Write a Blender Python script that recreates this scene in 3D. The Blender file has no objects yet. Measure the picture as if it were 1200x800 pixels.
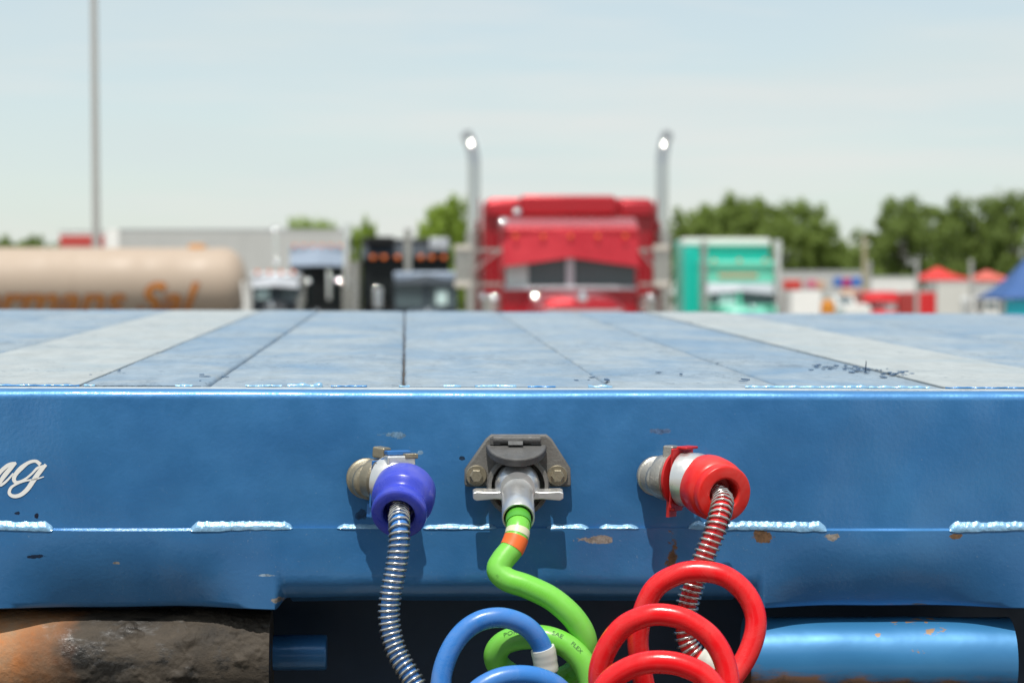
import bpy, bmesh, math, random
from mathutils import Vector, Matrix, Euler, noise

R = math.radians
scene = bpy.context.scene
C = scene.collection

# ------------------------------------------------------------------ camera, sky, sun, exposure
CAM_Z = 1.75
YAW, PITCH = 2.485, 1.15
F_PX = 2880.0                                   # focal length in pixels of a 1200 px wide picture
cam_data = bpy.data.cameras.new("camera")
cam = bpy.data.objects.new("camera", cam_data)
C.objects.link(cam)
cam.location = (0, 0, CAM_Z)
cam.rotation_euler = (R(90 - PITCH), 0, R(-YAW))
cam_data.sensor_width = 36.0
cam_data.lens = F_PX / 1200 * 36.0
cam_data.clip_start = 0.05
cam_data.clip_end = 3000
cam_data.dof.use_dof = True
cam_data.dof.focus_distance = 2.36
cam_data.dof.aperture_fstop = 8.5
scene.camera = cam

SUN_EL, SUN_AZ = 66.0, 190.0                    # azimuth clockwise from +Y
world = bpy.data.worlds.new("World")
scene.world = world
world.use_nodes = True
wn, wl = world.node_tree.nodes, world.node_tree.links
wn.clear()
w_out = wn.new("ShaderNodeOutputWorld")
w_bg = wn.new("ShaderNodeBackground")
w_sky = wn.new("ShaderNodeTexSky")
w_sky.sky_type = 'NISHITA'
w_sky.sun_disc = False
w_sky.sun_elevation = R(SUN_EL)
w_sky.sun_rotation = R(SUN_AZ)
w_sky.altitude = 0
w_sky.air_density = 1.0
w_sky.dust_density = 0.5
w_sky.ozone_density = 1.2
w_bg.inputs["Strength"].default_value = 0.13
# thin high cloud veils, the same all round the sky
w_tc = wn.new("ShaderNodeTexCoord")
w_map = wn.new("ShaderNodeMapping")
w_map.inputs["Scale"].default_value = (1.6, 1.6, 9.0)
w_map.inputs["Location"].default_value = (3.1, 0.4, 0.6)
w_ns = wn.new("ShaderNodeTexNoise")
w_ns.inputs["Scale"].default_value = 2.6
w_ns.inputs["Detail"].default_value = 5
w_ns.inputs["Roughness"].default_value = 0.5
w_rp = wn.new("ShaderNodeValToRGB")
w_rp.color_ramp.elements[0].position = 0.42
w_rp.color_ramp.elements[0].color = (0.58, 0.58, 0.58, 1)
w_rp.color_ramp.elements[1].position = 0.66
w_rp.color_ramp.elements[1].color = (0.95, 0.95, 0.95, 1)
w_mix = wn.new("ShaderNodeMix")
w_mix.data_type = 'RGBA'
w_mix.inputs[7].default_value = (5.2, 5.9, 5.95, 1)
wl.new(w_tc.outputs["Generated"], w_map.inputs["Vector"])
wl.new(w_map.outputs["Vector"], w_ns.inputs["Vector"])
wl.new(w_ns.outputs["Fac"], w_rp.inputs["Fac"])
wl.new(w_rp.outputs["Color"], w_mix.inputs[0])
wl.new(w_sky.outputs["Color"], w_mix.inputs[6])
w_ns2 = wn.new("ShaderNodeTexNoise")
w_ns2.inputs["Scale"].default_value = 1.7
w_ns2.inputs["Detail"].default_value = 7
w_ns2.inputs["Roughness"].default_value = 0.58
w_map2 = wn.new("ShaderNodeMapping")
w_map2.inputs["Scale"].default_value = (2.0, 2.0, 22.0)
w_map2.inputs["Location"].default_value = (0.7, 2.1, 0.25)
w_rp2 = wn.new("ShaderNodeValToRGB")
w_rp2.color_ramp.elements[0].position = 0.47
w_rp2.color_ramp.elements[0].color = (0, 0, 0, 1)
w_rp2.color_ramp.elements[1].position = 0.72
w_rp2.color_ramp.elements[1].color = (0.75, 0.75, 0.75, 1)
w_mix2 = wn.new("ShaderNodeMix")
w_mix2.data_type = 'RGBA'
w_mix2.inputs[7].default_value = (6.3, 6.25, 6.05, 1)
wl.new(w_tc.outputs["Generated"], w_map2.inputs["Vector"])
wl.new(w_map2.outputs["Vector"], w_ns2.inputs["Vector"])
wl.new(w_ns2.outputs["Fac"], w_rp2.inputs["Fac"])
wl.new(w_rp2.outputs["Color"], w_mix2.inputs[0])
wl.new(w_mix.outputs[2], w_mix2.inputs[6])
wl.new(w_mix2.outputs[2], w_bg.inputs["Color"])
wl.new(w_bg.outputs["Background"], w_out.inputs["Surface"])

sun_data = bpy.data.lights.new("sun", 'SUN')
sun_data.energy = 4.6
sun_data.angle = R(0.55)
sun_data.color = (1.0, 0.95, 0.87)
sun = bpy.data.objects.new("sun", sun_data)
C.objects.link(sun)
_sd = Vector((math.sin(R(SUN_AZ)) * math.cos(R(SUN_EL)), math.cos(R(SUN_AZ)) * math.cos(R(SUN_EL)), math.sin(R(SUN_EL))))
sun.rotation_euler = _sd.to_track_quat('Z', 'Y').to_euler()
sun.location = (0, -5, 12)

scene.view_settings.view_transform = 'Standard'
scene.view_settings.look = 'None'
scene.view_settings.gamma = 1
scene.view_settings.exposure = 0.0
scene.cycles.use_denoising = True
scene.cycles.max_bounces = 6
scene.cycles.sample_clamp_indirect = 6.0

# ------------------------------------------------------------------ pixel rays (1200 x 800 picture)
_cm = Euler((R(90 - PITCH), 0, R(-YAW))).to_matrix()
CAM = Vector((0, 0, CAM_Z))

def ray(px, py):
    return (_cm @ Vector(((px - 600) / F_PX, (400 - py) / F_PX, -1.0))).normalized()

def W(px, py, Y):
    """world point on the pixel's ray at distance Y ahead"""
    d = ray(px, py)
    return CAM + d * (Y / d.y)

def ground_z(y):
    return -0.01 * min(max(y, 0.0), 75.0)

# ------------------------------------------------------------------ mesh builder
def frame_of(axis, up=Vector((0, 0, 1))):
    a = axis.normalized()
    if abs(a.dot(up)) > 0.98:
        up = Vector((0, 1, 0))
    x = up.cross(a).normalized()
    y = a.cross(x).normalized()
    return x, y, a

class MB:
    def __init__(self):
        self.v, self.f = [], []

    def add(self, vs, fs):
        n = len(self.v)
        self.v += [Vector(p) for p in vs]
        self.f += [tuple(i + n for i in q) for q in fs]
        return self

    def box(self, x0, x1, y0, y1, z0, z1, m=None):
        vs = [Vector(p) for p in ((x0, y0, z0), (x1, y0, z0), (x1, y1, z0), (x0, y1, z0),
                                  (x0, y0, z1), (x1, y0, z1), (x1, y1, z1), (x0, y1, z1))]
        if m:
            vs = [m @ p for p in vs]
        return self.add(vs, [(0, 3, 2, 1), (4, 5, 6, 7), (0, 1, 5, 4), (1, 2, 6, 5), (2, 3, 7, 6), (3, 0, 4, 7)])

    def cyl(self, p, q, r0, r1=None, n=20, caps=True):
        p, q = Vector(p), Vector(q)
        r1 = r0 if r1 is None else r1
        x, y, a = frame_of(q - p)
        vs, fs = [], []
        for c, r in ((p, r0), (q, r1)):
            for i in range(n):
                t = 2 * math.pi * i / n
                vs.append(c + x * (r * math.cos(t)) + y * (r * math.sin(t)))
        for i in range(n):
            j = (i + 1) % n
            fs.append((i, j, n + j, n + i))
        if caps:
            fs.append(tuple(reversed(range(n))))
            fs.append(tuple(range(n, 2 * n)))
        return self.add(vs, fs)

    def lathe(self, prof, o, axis, n=40, jitter=0.0, flat=1.0):
        """prof: (distance along axis, radius)"""
        o = Vector(o)
        x, y, a = frame_of(Vector(axis))
        vs, fs = [], []
        for (s, r) in prof:
            for i in range(n):
                t = 2 * math.pi * i / n
                rr = max(r, 1e-5) * (1 + jitter * noise.noise(Vector((s * 60, math.cos(t) * 3, math.sin(t) * 3))))
                vs.append(o + a * s + x * (rr * math.cos(t)) + y * (rr * math.sin(t) * flat))
        for k in range(len(prof) - 1):
            for i in range(n):
                j = (i + 1) % n
                fs.append((k * n + i, k * n + j, (k + 1) * n + j, (k + 1) * n + i))
        fs.append(tuple(reversed(range(n))))
        m = (len(prof) - 1) * n
        fs.append(tuple(range(m, m + n)))
        return self.add(vs, fs)

    def tube(self, pts, r, n=18, caps=True):
        pts = [Vector(p) for p in pts]
        fr = frames(pts)
        rs = r if isinstance(r, (list, tuple)) else [r] * len(pts)
        vs, fs = [], []
        for (p, t, u, w), rr in zip(fr, rs):
            for i in range(n):
                a = 2 * math.pi * i / n
                vs.append(p + u * (rr * math.cos(a)) + w * (rr * math.sin(a)))
        for k in range(len(pts) - 1):
            for i in range(n):
                j = (i + 1) % n
                fs.append((k * n + i, k * n + j, (k + 1) * n + j, (k + 1) * n + i))
        if caps:
            fs.append(tuple(reversed(range(n))))
            m = (len(pts) - 1) * n
            fs.append(tuple(range(m, m + n)))
        return self.add(vs, fs)

    def prism(self, poly, o, u, w, d):
        """poly in (u, w) from o, extruded by vector d"""
        o, u, w, d = Vector(o), Vector(u), Vector(w), Vector(d)
        n = len(poly)
        a = [o + u * p[0] + w * p[1] for p in poly]
        vs = a + [p + d for p in a]
        fs = [tuple(reversed(range(n))), tuple(range(n, 2 * n))]
        for i in range(n):
            j = (i + 1) % n
            fs.append((i, j, n + j, n + i))
        return self.add(vs, fs)

    def grid(self, fn, nu, nv, close=False):
        vs = [fn(i / nu, j / nv) for j in range(nv + 1) for i in range(nu + 1)]
        fs = [(j * (nu + 1) + i, j * (nu + 1) + i + 1, (j + 1) * (nu + 1) + i + 1, (j + 1) * (nu + 1) + i)
              for j in range(nv) for i in range(nu)]
        return self.add(vs, fs)

    def build(self, name, mat, parent=None, origin=(0, 0, 0), smooth=35, bevel=0, seg=2, fix=True):
        o3 = Vector(origin)
        me = bpy.data.meshes.new(name)
        me.from_pydata([tuple(p - o3) for p in self.v], [], self.f)
        if fix:
            bm = bmesh.new(); bm.from_mesh(me)
            bmesh.ops.recalc_face_normals(bm, faces=bm.faces)
            bm.to_mesh(me); bm.free()
        me.materials.append(mat)
        if smooth:
            me.polygons.foreach_set("use_smooth", [True] * len(me.polygons))
            me.set_sharp_from_angle(angle=R(smooth))
        me.update()
        ob = bpy.data.objects.new(name, me)
        C.objects.link(ob)
        if parent:
            ob.parent = parent
        else:
            ob.location = o3
        if bevel:
            b = ob.modifiers.new("bevel", 'BEVEL')
            b.width = bevel; b.segments = seg; b.limit_method = 'ANGLE'; b.angle_limit = R(40)
            b.harden_normals = True
        return ob

def frames(pts):
    out = []
    n = len(pts)
    tan = []
    for i in range(n):
        t = pts[min(i + 1, n - 1)] - pts[max(i - 1, 0)]
        tan.append(t.normalized())
    u = frame_of(tan[0])[0]
    for i in range(n):
        t = tan[i]
        u = (u - t * u.dot(t)).normalized()
        out.append((pts[i], t, u, t.cross(u)))
    return out

def spline(ctrl, step=0.002):
    """Catmull-Rom (centripetal) through ctrl, resampled evenly"""
    P = [Vector(c) for c in ctrl]
    P = [P[0] * 2 - P[1]] + P + [P[-1] * 2 - P[-2]]
    dense = []
    for i in range(1, len(P) - 2):
        p0, p1, p2, p3 = P[i - 1], P[i], P[i + 1], P[i + 2]
        for k in range(24):
            t = k / 24
            t2, t3 = t * t, t * t * t
            dense.append(0.5 * ((2 * p1) + (p2 - p0) * t + (2 * p0 - 5 * p1 + 4 * p2 - p3) * t2 + (3 * p1 - p0 - 3 * p2 + p3) * t3))
    dense.append(P[-2])
    for _ in range(3):                       # relax small wiggles
        dense = [dense[0]] + [(dense[i - 1] + dense[i] * 2 + dense[i + 1]) / 4 for i in range(1, len(dense) - 1)] + [dense[-1]]
    out, acc = [dense[0]], 0.0
    for a, b in zip(dense, dense[1:]):
        L = (b - a).length
        if L < 1e-9:
            continue
        s = step - acc
        while s <= L:
            out.append(a.lerp(b, s / L)); s += step
        acc = L - (s - step)
    return out

def empty(name, loc, label=None, cat=None, group=None):
    e = bpy.data.objects.new(name, None)
    C.objects.link(e)
    e.location = loc
    e.empty_display_size = 0.1
    if label:
        tag(e, label, cat, group)
    return e

def tag(o, label, cat, group=None):
    o["label"] = label
    o["category"] = cat
    if group:
        o["group"] = group
    return o

def text_mesh(body, size=1.0, shear=0.0, offset=0.0, cuts=0):
    cu = bpy.data.curves.new("text", 'FONT')
    cu.body = body; cu.size = size; cu.shear = shear; cu.offset = offset
    cu.resolution_u = 3
    ob = bpy.data.objects.new("text", cu)
    C.objects.link(ob)
    dg = bpy.context.evaluated_depsgraph_get()
    me = bpy.data.meshes.new_from_object(ob.evaluated_get(dg))
    bpy.data.objects.remove(ob)
    bm = bmesh.new(); bm.from_mesh(me)
    bmesh.ops.triangulate(bm, faces=bm.faces)
    for _ in range(cuts):
        long = [e for e in bm.edges if e.calc_length() > size * 0.1]
        if long:
            bmesh.ops.subdivide_edges(bm, edges=long, cuts=1)
            bmesh.ops.triangulate(bm, faces=bm.faces)
    vs = [v.co.copy() for v in bm.verts]
    bm.verts.index_update()
    fs = [tuple(v.index for v in f.verts) for f in bm.faces]
    bm.free()
    bpy.data.meshes.remove(me)
    return vs, fs

# ------------------------------------------------------------------ materials
class N:
    """small node-graph helper"""
    def __init__(self, name):
        self.m = bpy.data.materials.new(name)
        self.m.use_nodes = True
        self.t = self.m.node_tree
        self.b = self.t.nodes["Principled BSDF"]
        self.tc = self.t.nodes.new("ShaderNodeTexCoord")
    def new(self, k, **kw):
        n = self.t.nodes.new(k)
        for a, v in kw.items():
            setattr(n, a, v)
        return n
    def link(self, a, b):
        self.t.links.new(a, b)
    def coord(self, scale=(1, 1, 1), loc=(0, 0, 0), src="Object"):
        mp = self.new("ShaderNodeMapping")
        mp.inputs["Scale"].default_value = scale
        mp.inputs["Location"].default_value = loc
        self.link(self.tc.outputs[src], mp.inputs["Vector"])
        return mp.outputs["Vector"]
    def noise(self, scale, detail=4, rough=0.55, vec=None, dist=0.0):
        n = self.new("ShaderNodeTexNoise")
        n.inputs["Scale"].default_value = scale
        n.inputs["Detail"].default_value = detail
        n.inputs["Roughness"].default_value = rough
        n.inputs["Distortion"].default_value = dist
        self.link(vec if vec is not None else self.coord(), n.inputs["Vector"])
        return n.outputs["Fac"]
    def ramp(self, fac, stops):
        r = self.new("ShaderNodeValToRGB")
        els = r.color_ramp.elements
        while len(els) < len(stops):
            els.new(0.5)
        for e, (p, c) in zip(els, stops):
            e.position = p
            e.color = (c, c, c, 1) if isinstance(c, (int, float)) else (*c, 1)
        self.link(fac, r.inputs["Fac"])
        return r.outputs["Color"]
    def mix(self, fac, a, b, mode='MIX'):
        n = self.new("ShaderNodeMix", data_type='RGBA', blend_type=mode)
        for s, v in ((n.inputs[0], fac), (n.inputs[6], a), (n.inputs[7], b)):
            if isinstance(v, (int, float)):
                s.default_value = v
            elif isinstance(v, tuple):
                s.default_value = (*v, 1)
            else:
                self.link(v, s)
        return n.outputs[2]
    def math(self, op, a, b=0.0):
        n = self.new("ShaderNodeMath", operation=op)
        for s, v in ((n.inputs[0], a), (n.inputs[1], b)):
            if isinstance(v, (int, float)):
                s.default_value = v
            else:
                self.link(v, s)
        return n.outputs[0]
    def bump(self, h, strength, dist, prev=None):
        n = self.new("ShaderNodeBump")
        n.inputs["Strength"].default_value = strength
        n.inputs["Distance"].default_value = dist
        self.link(h, n.inputs["Height"])
        if prev is not None:
            self.link(prev, n.inputs["Normal"])
        return n.outputs["Normal"]
    def set(self, **kw):
        for k, v in kw.items():
            s = self.b.inputs[k.replace("_", " ")]
            if isinstance(v, (int, float)):
                s.default_value = v
            elif isinstance(v, tuple):
                s.default_value = (*v, 1) if len(v) == 3 else v
            else:
                self.link(v, s)
        return self

_mats = {}
def plain(name, col, rough=0.5, metal=0.0, var=0.12, scale=6.0, coat=0.0, bump=0.0, spec=0.5, dust=0.0):
    """paint, plastic or metal with a little mottling"""
    if name in _mats:
        return _mats[name]
    n = N(name)
    f = n.noise(scale, 5, 0.6)
    dark = tuple(c * (1 - var * 1.6) for c in col)
    lite = tuple(min(1, c * (1 + var)) for c in col)
    n.set(Base_Color=n.mix(f, dark, lite), Metallic=metal, Coat_Weight=coat, Specular_IOR_Level=spec)
    n.set(Roughness=n.ramp(n.noise(scale * 3, 4), [(0.3, max(0.02, rough * 0.8)), (0.75, min(1, rough * 1.25))]))
    if bump:
        n.set(Normal=n.bump(n.noise(scale * 8, 5), 0.4, bump))
    if dust:
        base = n.mix(f, dark, lite)
        film = n.ramp(n.noise(24, 6, 0.7, None, 0.5), [(0.44, 0.0), (0.72, dust)])
        scuff = n.ramp(n.noise(70, 5, 0.75, n.coord((1, 0.35, 1.3))), [(0.66, 0.0), (0.70, dust * 1.6)])
        pale = tuple(0.55 * c + 0.45 * g for c, g in zip(col, (0.42, 0.38, 0.33)))
        c1 = n.mix(film, base, pale)
        c2 = n.mix(scuff, c1, tuple(c * 0.35 for c in col))
        n.set(Base_Color=c2)
        n.set(Roughness=n.ramp(n.noise(24, 6, 0.7, None, 0.5), [(0.40, rough * 0.85), (0.70, min(1, rough * 1.35))]))
        n.set(Normal=n.bump(n.noise(90, 4, 0.6), 0.12, 0.002))
    _mats[name] = n.m
    return n.m

def mat_trailer_blue(name, dents=1.0, scars=()):
    n = N(name)
    big = n.noise(9.0, 3, 0.5, n.coord((1, 1, 1.6)))
    fine = n.noise(160, 4, 0.65)
    col = n.mix(n.ramp(big, [(0.3, 0.0), (0.7, 1.0)]), (0.034, 0.168, 0.405), (0.050, 0.212, 0.47))
    col = n.mix(n.ramp(fine, [(0.62, 0.0), (0.8, 0.4)]), col, (0.10, 0.26, 0.46))
    # dust film, chips
    spk = n.noise(420, 2, 0.5)
    col = n.mix(n.ramp(spk, [(0.70, 0.0), (0.78, 0.35)]), col, (0.32, 0.40, 0.46))
    chip = n.math('MULTIPLY', n.ramp(n.noise(26, 6, 0.7), [(0.735, 0.0), (0.75, 1.0)]), n.ramp(n.noise(7, 2), [(0.5, 0.0), (0.6, 1.0)]))
    col = n.mix(chip, col, (0.16, 0.10, 0.065))
    if scars:
        sep = n.new("ShaderNodeSeparateXYZ")
        n.link(n.tc.outputs["Object"], sep.inputs[0])
        rag = n.noise(55, 6, 0.7)
        for (cx, cz, w, h, c2) in scars:
            dx = n.math('DIVIDE', n.math('SUBTRACT', sep.outputs["X"], cx), w)
            dz = n.math('DIVIDE', n.math('SUBTRACT', sep.outputs["Z"], cz), h)
            d = n.math('SQRT', n.math('ADD', n.math('MULTIPLY', dx, dx), n.math('MULTIPLY', dz, dz)))
            d = n.math('ADD', d, n.math('MULTIPLY', n.math('SUBTRACT', rag, 0.5), 3.2))
            mk = n.ramp(d, [(0.0, 1.0), (0.62, 1.0), (0.78, 0.0)])
            cc = n.mix(n.ramp(n.noise(230, 5, 0.7), [(0.35, 0.0), (0.6, 1.0)]), tuple(q * 0.45 for q in c2), c2)
            col = n.mix(mk, col, cc)
    n.set(Base_Color=col, Metallic=0.35, Coat_Weight=0.7, Coat_Roughness=0.13,
          Roughness=n.ramp(n.noise(40, 5, 0.6), [(0.3, 0.34), (0.7, 0.52)]))
    h1 = n.bump(n.noise(5.5, 2, 0.45, n.coord((1, 1, 0.7))), 0.5 * dents, 0.03)
    h2 = n.bump(n.noise(240, 3, 0.5), 0.10, 0.002, h1)
    h3 = n.bump(n.noise(38, 3, 0.5), 0.04, 0.006, h2)
    n.set(Normal=h3)
    n.link(h2, n.b.inputs["Coat Normal"])
    return n.m

def mat_deck(name, base, paint, amount, seed, stretch=(5, 1.2, 5)):
    n = N(name)
    v = n.coord(stretch, (seed * 3.1, seed * 1.7, 0))
    vx = n.coord((2.2, 1.6, 2), (seed, seed * 2.3, 0))
    worn = n.noise(2.4, 8, 0.66, vx, 0.5)
    grain = n.noise(9, 6, 0.7, v)
    col = n.mix(n.ramp(grain, [(0.3, 0.0), (0.7, 1.0)]), tuple(c * 0.80 for c in base), tuple(c * 1.1 for c in base))
    col = n.mix(n.ramp(worn, [(0.50 - amount, 0.0), (0.72, 0.85)]), col, paint)
    spec = n.math('MULTIPLY', n.ramp(n.noise(70, 4, 0.6), [(0.61, 0.0), (0.66, 1.0)]), n.ramp(n.noise(5, 3), [(0.46, 0.0), (0.6, 1.0)]))
    col = n.mix(spec, col, (0.05, 0.085, 0.14))
    crack = n.ramp(n.noise(3.2, 8, 0.75, n.coord((1.6, 1.3, 1), (seed * 5, seed, 0)), 1.4), [(0.490, 0.0), (0.5, 0.9), (0.510, 0.0)])
    crack = n.math('MULTIPLY', crack, n.ramp(n.noise(2.3, 2, 0.5, n.coord((1, 1, 1), (seed, 0, 0))), [(0.52, 0.0), (0.6, 1.0)]))
    col = n.mix(crack, col, (0.07, 0.10, 0.14))
    n.set(Base_Color=col, Roughness=n.ramp(worn, [(0.3, 0.66), (0.7, 0.5)]), Specular_IOR_Level=0.25)
    b = n.bump(grain, 0.35, 0.004)
    b = n.bump(n.noise(60, 5, 0.6), 0.3, 0.003, b)
    n.set(Normal=b)
    return n.m

def mat_grease():
    n = N("greasy_rusty_steel")
    big = n.noise(11, 7, 0.68, n.coord((1, 2.2, 2.2)), 0.6)
    col = n.mix(n.ramp(big, [(0.32, 0.0), (0.66, 1.0)]), (0.008, 0.0065, 0.005), (0.064, 0.049, 0.034))
    wet = n.ramp(n.noise(13, 6, 0.7, n.coord((0.8, 1.4, 1.4), (2, 5, 1)), 0.4), [(0.50, 0.0), (0.58, 0.9)])
    col = n.mix(wet, col, (0.008, 0.007, 0.006))
    sep = n.new("ShaderNodeSeparateXYZ")
    n.link(n.tc.outputs["Object"], sep.inputs[0])
    edge = n.math('ADD', sep.outputs["X"], n.math('MULTIPLY', n.noise(7, 5, 0.6), 0.16))
    rust = n.ramp(edge, [(0.07, 1.0), (0.15, 0.0)])          # the end by the rail is bare and rusty
    rustc = n.mix(n.ramp(n.noise(16, 6, 0.7), [(0.35, 0.0), (0.68, 1.0)]), (0.30, 0.20, 0.12), (0.55, 0.17, 0.025))
    col = n.mix(rust, col, rustc)
    n.set(Base_Color=col, Roughness=n.ramp(wet, [(0.0, 0.78), (1.0, 0.32)]))
    b = n.bump(n.noise(45, 6, 0.65), 0.35, 0.006)
    n.set(Normal=n.bump(n.noise(160, 4), 0.4, 0.002, b))
    return n.m

def mat_tube_blue():
    n = N("scuffed_blue_tube_paint")
    big = n.noise(8, 4)
    col = n.mix(big, (0.025, 0.15, 0.36), (0.05, 0.24, 0.48))
    sep = n.new("ShaderNodeSeparateXYZ")
    n.link(n.tc.outputs["Object"], sep.inputs[0])
    low = n.math('ADD', sep.outputs["Z"], n.math('MULTIPLY', n.noise(9, 6, 0.65, n.coord((0.6, 1, 2))), 0.07))
    wear = n.ramp(low, [(0.058, 1.0), (0.064, 0.0)])          # bare metal along the rubbed underside
    rustc = n.mix(n.ramp(n.noise(22, 5, 0.7), [(0.4, 0.0), (0.6, 1.0)]), (0.06, 0.04, 0.03), (0.30, 0.15, 0.07))
    chip = n.ramp(n.noise(17, 5, 0.6, n.coord((1, 1.6, 1.6), (4.2, 0, 1.0))), [(0.645, 0.0), (0.66, 1.0)])
    col = n.mix(wear, col, rustc)
    col = n.mix(chip, col, (0.30, 0.19, 0.11))
    n.set(Base_Color=col, Metallic=0.3, Roughness=0.36, Coat_Weight=0.5, Coat_Roughness=0.12)
    b = n.bump(n.noise(22, 3, 0.5), 0.10, 0.006)
    n.set(Normal=n.bump(n.noise(5, 2), 0.3, 0.02, b))
    return n.m

def mat_foliage(name, a, b_):
    n = N(name)
    g = n.new("ShaderNodeNewGeometry")
    r = n.new("ShaderNodeObjectInfo")
    f = n.noise(0.9, 4, 0.6)
    col = n.mix(n.ramp(f, [(0.3, 0.0), (0.7, 1.0)]), a, b_)
    col = n.mix(n.ramp(g.outputs["Random Per Island"], [(0.0, 0.0), (1.0, 0.6)]), col, tuple(c * 1.3 for c in b_))
    n.set(Base_Color=col, Roughness=0.6, Specular_IOR_Level=0.25)
    tr = n.new("ShaderNodeBsdfTranslucent")
    n.link(col, tr.inputs["Color"])
    mx = n.new("ShaderNodeMixShader")
    mx.inputs[0].default_value = 0.45
    n.link(n.b.outputs[0], mx.inputs[1]); n.link(tr.outputs[0], mx.inputs[2])
    n.link(mx.outputs[0], n.t.nodes["Material Output"].inputs["Surface"])
    return n.m

M_blue = mat_trailer_blue("metallic_blue_trailer_paint")
M_weld = N("painted_weld")
M_weld.set(Base_Color=M_weld.mix(M_weld.noise(60, 4), (0.12, 0.33, 0.56), (0.32, 0.52, 0.70)), Metallic=0.25, Roughness=0.30, Coat_Weight=0.8, Coat_Roughness=0.1,
           Normal=M_weld.bump(M_weld.noise(200, 4, 0.6), 0.35, 0.003))
M_weld = M_weld.m
M_planks = [mat_deck("worn_blue_deck_plank_%s" % k, (0.275, 0.335, 0.39), (0.10, 0.205, 0.34), a, s)
            for k, a, s in (("one", 0.10, 1), ("two", 0.04, 2.7), ("three", 0.13, 4.1), ("four", 0.07, 6.3))]
M_strip = mat_deck("worn_grey_deck_steel", (0.355, 0.39, 0.405), (0.26, 0.325, 0.37), 0.02, 8.8, (3, 1, 3))
M_cap = mat_deck("worn_cap_steel", (0.42, 0.47, 0.50), (0.22, 0.36, 0.50), -0.05, 9.4, (2, 9, 9))
M_grease = mat_grease()
M_tube = mat_tube_blue()
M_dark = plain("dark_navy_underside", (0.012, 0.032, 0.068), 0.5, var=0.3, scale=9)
M_black = plain("black_rubber", (0.014, 0.014, 0.015), 0.7)
M_zinc = plain("weathered_zinc", (0.44, 0.42, 0.38), 0.42, 0.75, var=0.25, scale=60, bump=0.001)
M_brass = plain("tarnished_fitting", (0.34, 0.30, 0.22), 0.45, 0.7, var=0.3, scale=70, bump=0.001)
M_alu = plain("cast_aluminium", (0.74, 0.74, 0.73), 0.34, 0.8, var=0.06, scale=50, bump=0.0002)
M_cast = plain("grey_cast_socket", (0.17, 0.165, 0.155), 0.62, 0.25, var=0.3, scale=55, bump=0.0012)
M_castdark = plain("dark_socket_lid", (0.10, 0.10, 0.10), 0.6, 0.1, var=0.35, scale=70, bump=0.0014)
M_redrub = plain("red_rubber", (0.66, 0.012, 0.008), 0.36, var=0.10, scale=40, dust=0.30)
M_redplate = plain("red_anodised_plate", (0.55, 0.02, 0.02), 0.4, 0.2, var=0.2, scale=70)
M_blurub = plain("blue_rubber", (0.042, 0.062, 0.50), 0.30, var=0.14, scale=40, dust=0.35)
M_bluplate = plain("blue_anodised_plate", (0.03, 0.15, 0.42), 0.4, 0.2, var=0.2, scale=70)
M_redhose = plain("red_air_hose", (0.76, 0.010, 0.014), 0.25, var=0.08, scale=25, dust=0.18)
M_bluhose = plain("blue_air_hose", (0.035, 0.19, 0.56), 0.27, var=0.10, scale=25, dust=0.28)
M_green = plain("green_cable_jacket", (0.17, 0.56, 0.06), 0.32, var=0.10, scale=25, dust=0.25)
M_greend = plain("green_cable_boot", (0.08, 0.36, 0.03), 0.4, var=0.1, scale=25)
M_orange = plain("orange_tape", (0.80, 0.14, 0.02), 0.5)
M_creamtape = plain("cream_tape", (0.62, 0.62, 0.44), 0.5)
M_spring = plain("steel_spring_wire", (0.62, 0.61, 0.58), 0.26, 0.9, var=0.2, scale=80)
M_white = plain("white_paint", (0.80, 0.79, 0.76), 0.45, var=0.05)
M_sleeve = plain("clear_white_sleeve", (0.62, 0.64, 0.58), 0.35, var=0.1, scale=60)
M_chrome = plain("chrome", (0.82, 0.82, 0.82), 0.07, 1.0, var=0.05, scale=3)
M_stack = plain("stack_chrome", (0.64, 0.62, 0.59), 0.10, 1.0, var=0.05, scale=3)
M_tarnchrome = plain("dull_chrome", (0.50, 0.48, 0.44), 0.30, 0.9, var=0.15, scale=3)
M_glass = plain("cab_glass", (0.07, 0.10, 0.11), 0.10, 0.0, var=0.2, scale=1.2)
M_glassdark = plain("dark_cab_glass", (0.012, 0.015, 0.016), 0.3, var=0.2, scale=1.2, spec=0.2)
M_amber = plain("amber_marker_lens", (0.80, 0.17, 0.02), 0.3)
M_tread = plain("tyre_rubber", (0.02, 0.02, 0.021), 0.8)
M_alloy = plain("wheel_alloy", (0.6, 0.6, 0.6), 0.3, 0.9)
M_creamcap = plain("cream_mirror_cap", (0.52, 0.50, 0.44), 0.4)
M_ink = plain("dark_jacket_print", (0.02, 0.10, 0.02), 0.6)

# ------------------------------------------------------------------ ground
def build_ground():
    n = N("gravel_lot")
    big = n.noise(0.15, 5)
    fine = n.noise(14, 5, 0.7)
    col = n.mix(big, (0.20, 0.19, 0.17), (0.29, 0.275, 0.25))
    col = n.mix(n.ramp(fine, [(0.4, 0.0), (0.7, 0.6)]), col, (0.13, 0.125, 0.12))
    n.set(Base_Color=col, Roughness=0.9, Normal=n.bump(fine, 0.6, 0.03))
    ys = [-400, -40, 0, 10, 20, 35, 55, 75, 100, 200, 500, 1500]
    xs = [-1500, -300, -100, -30, 0, 30, 100, 300, 1500]
    mb = MB()
    vs = [(x, y, ground_z(y)) for y in ys for x in xs]
    nx = len(xs)
    fs = [(j * nx + i, j * nx + i + 1, (j + 1) * nx + i + 1, (j + 1) * nx + i) for j in range(len(ys) - 1) for i in range(nx - 1)]
    g = mb.add(vs, fs).build("ground", n.m, smooth=60)
    g["kind"] = "structure"
build_ground()

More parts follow.
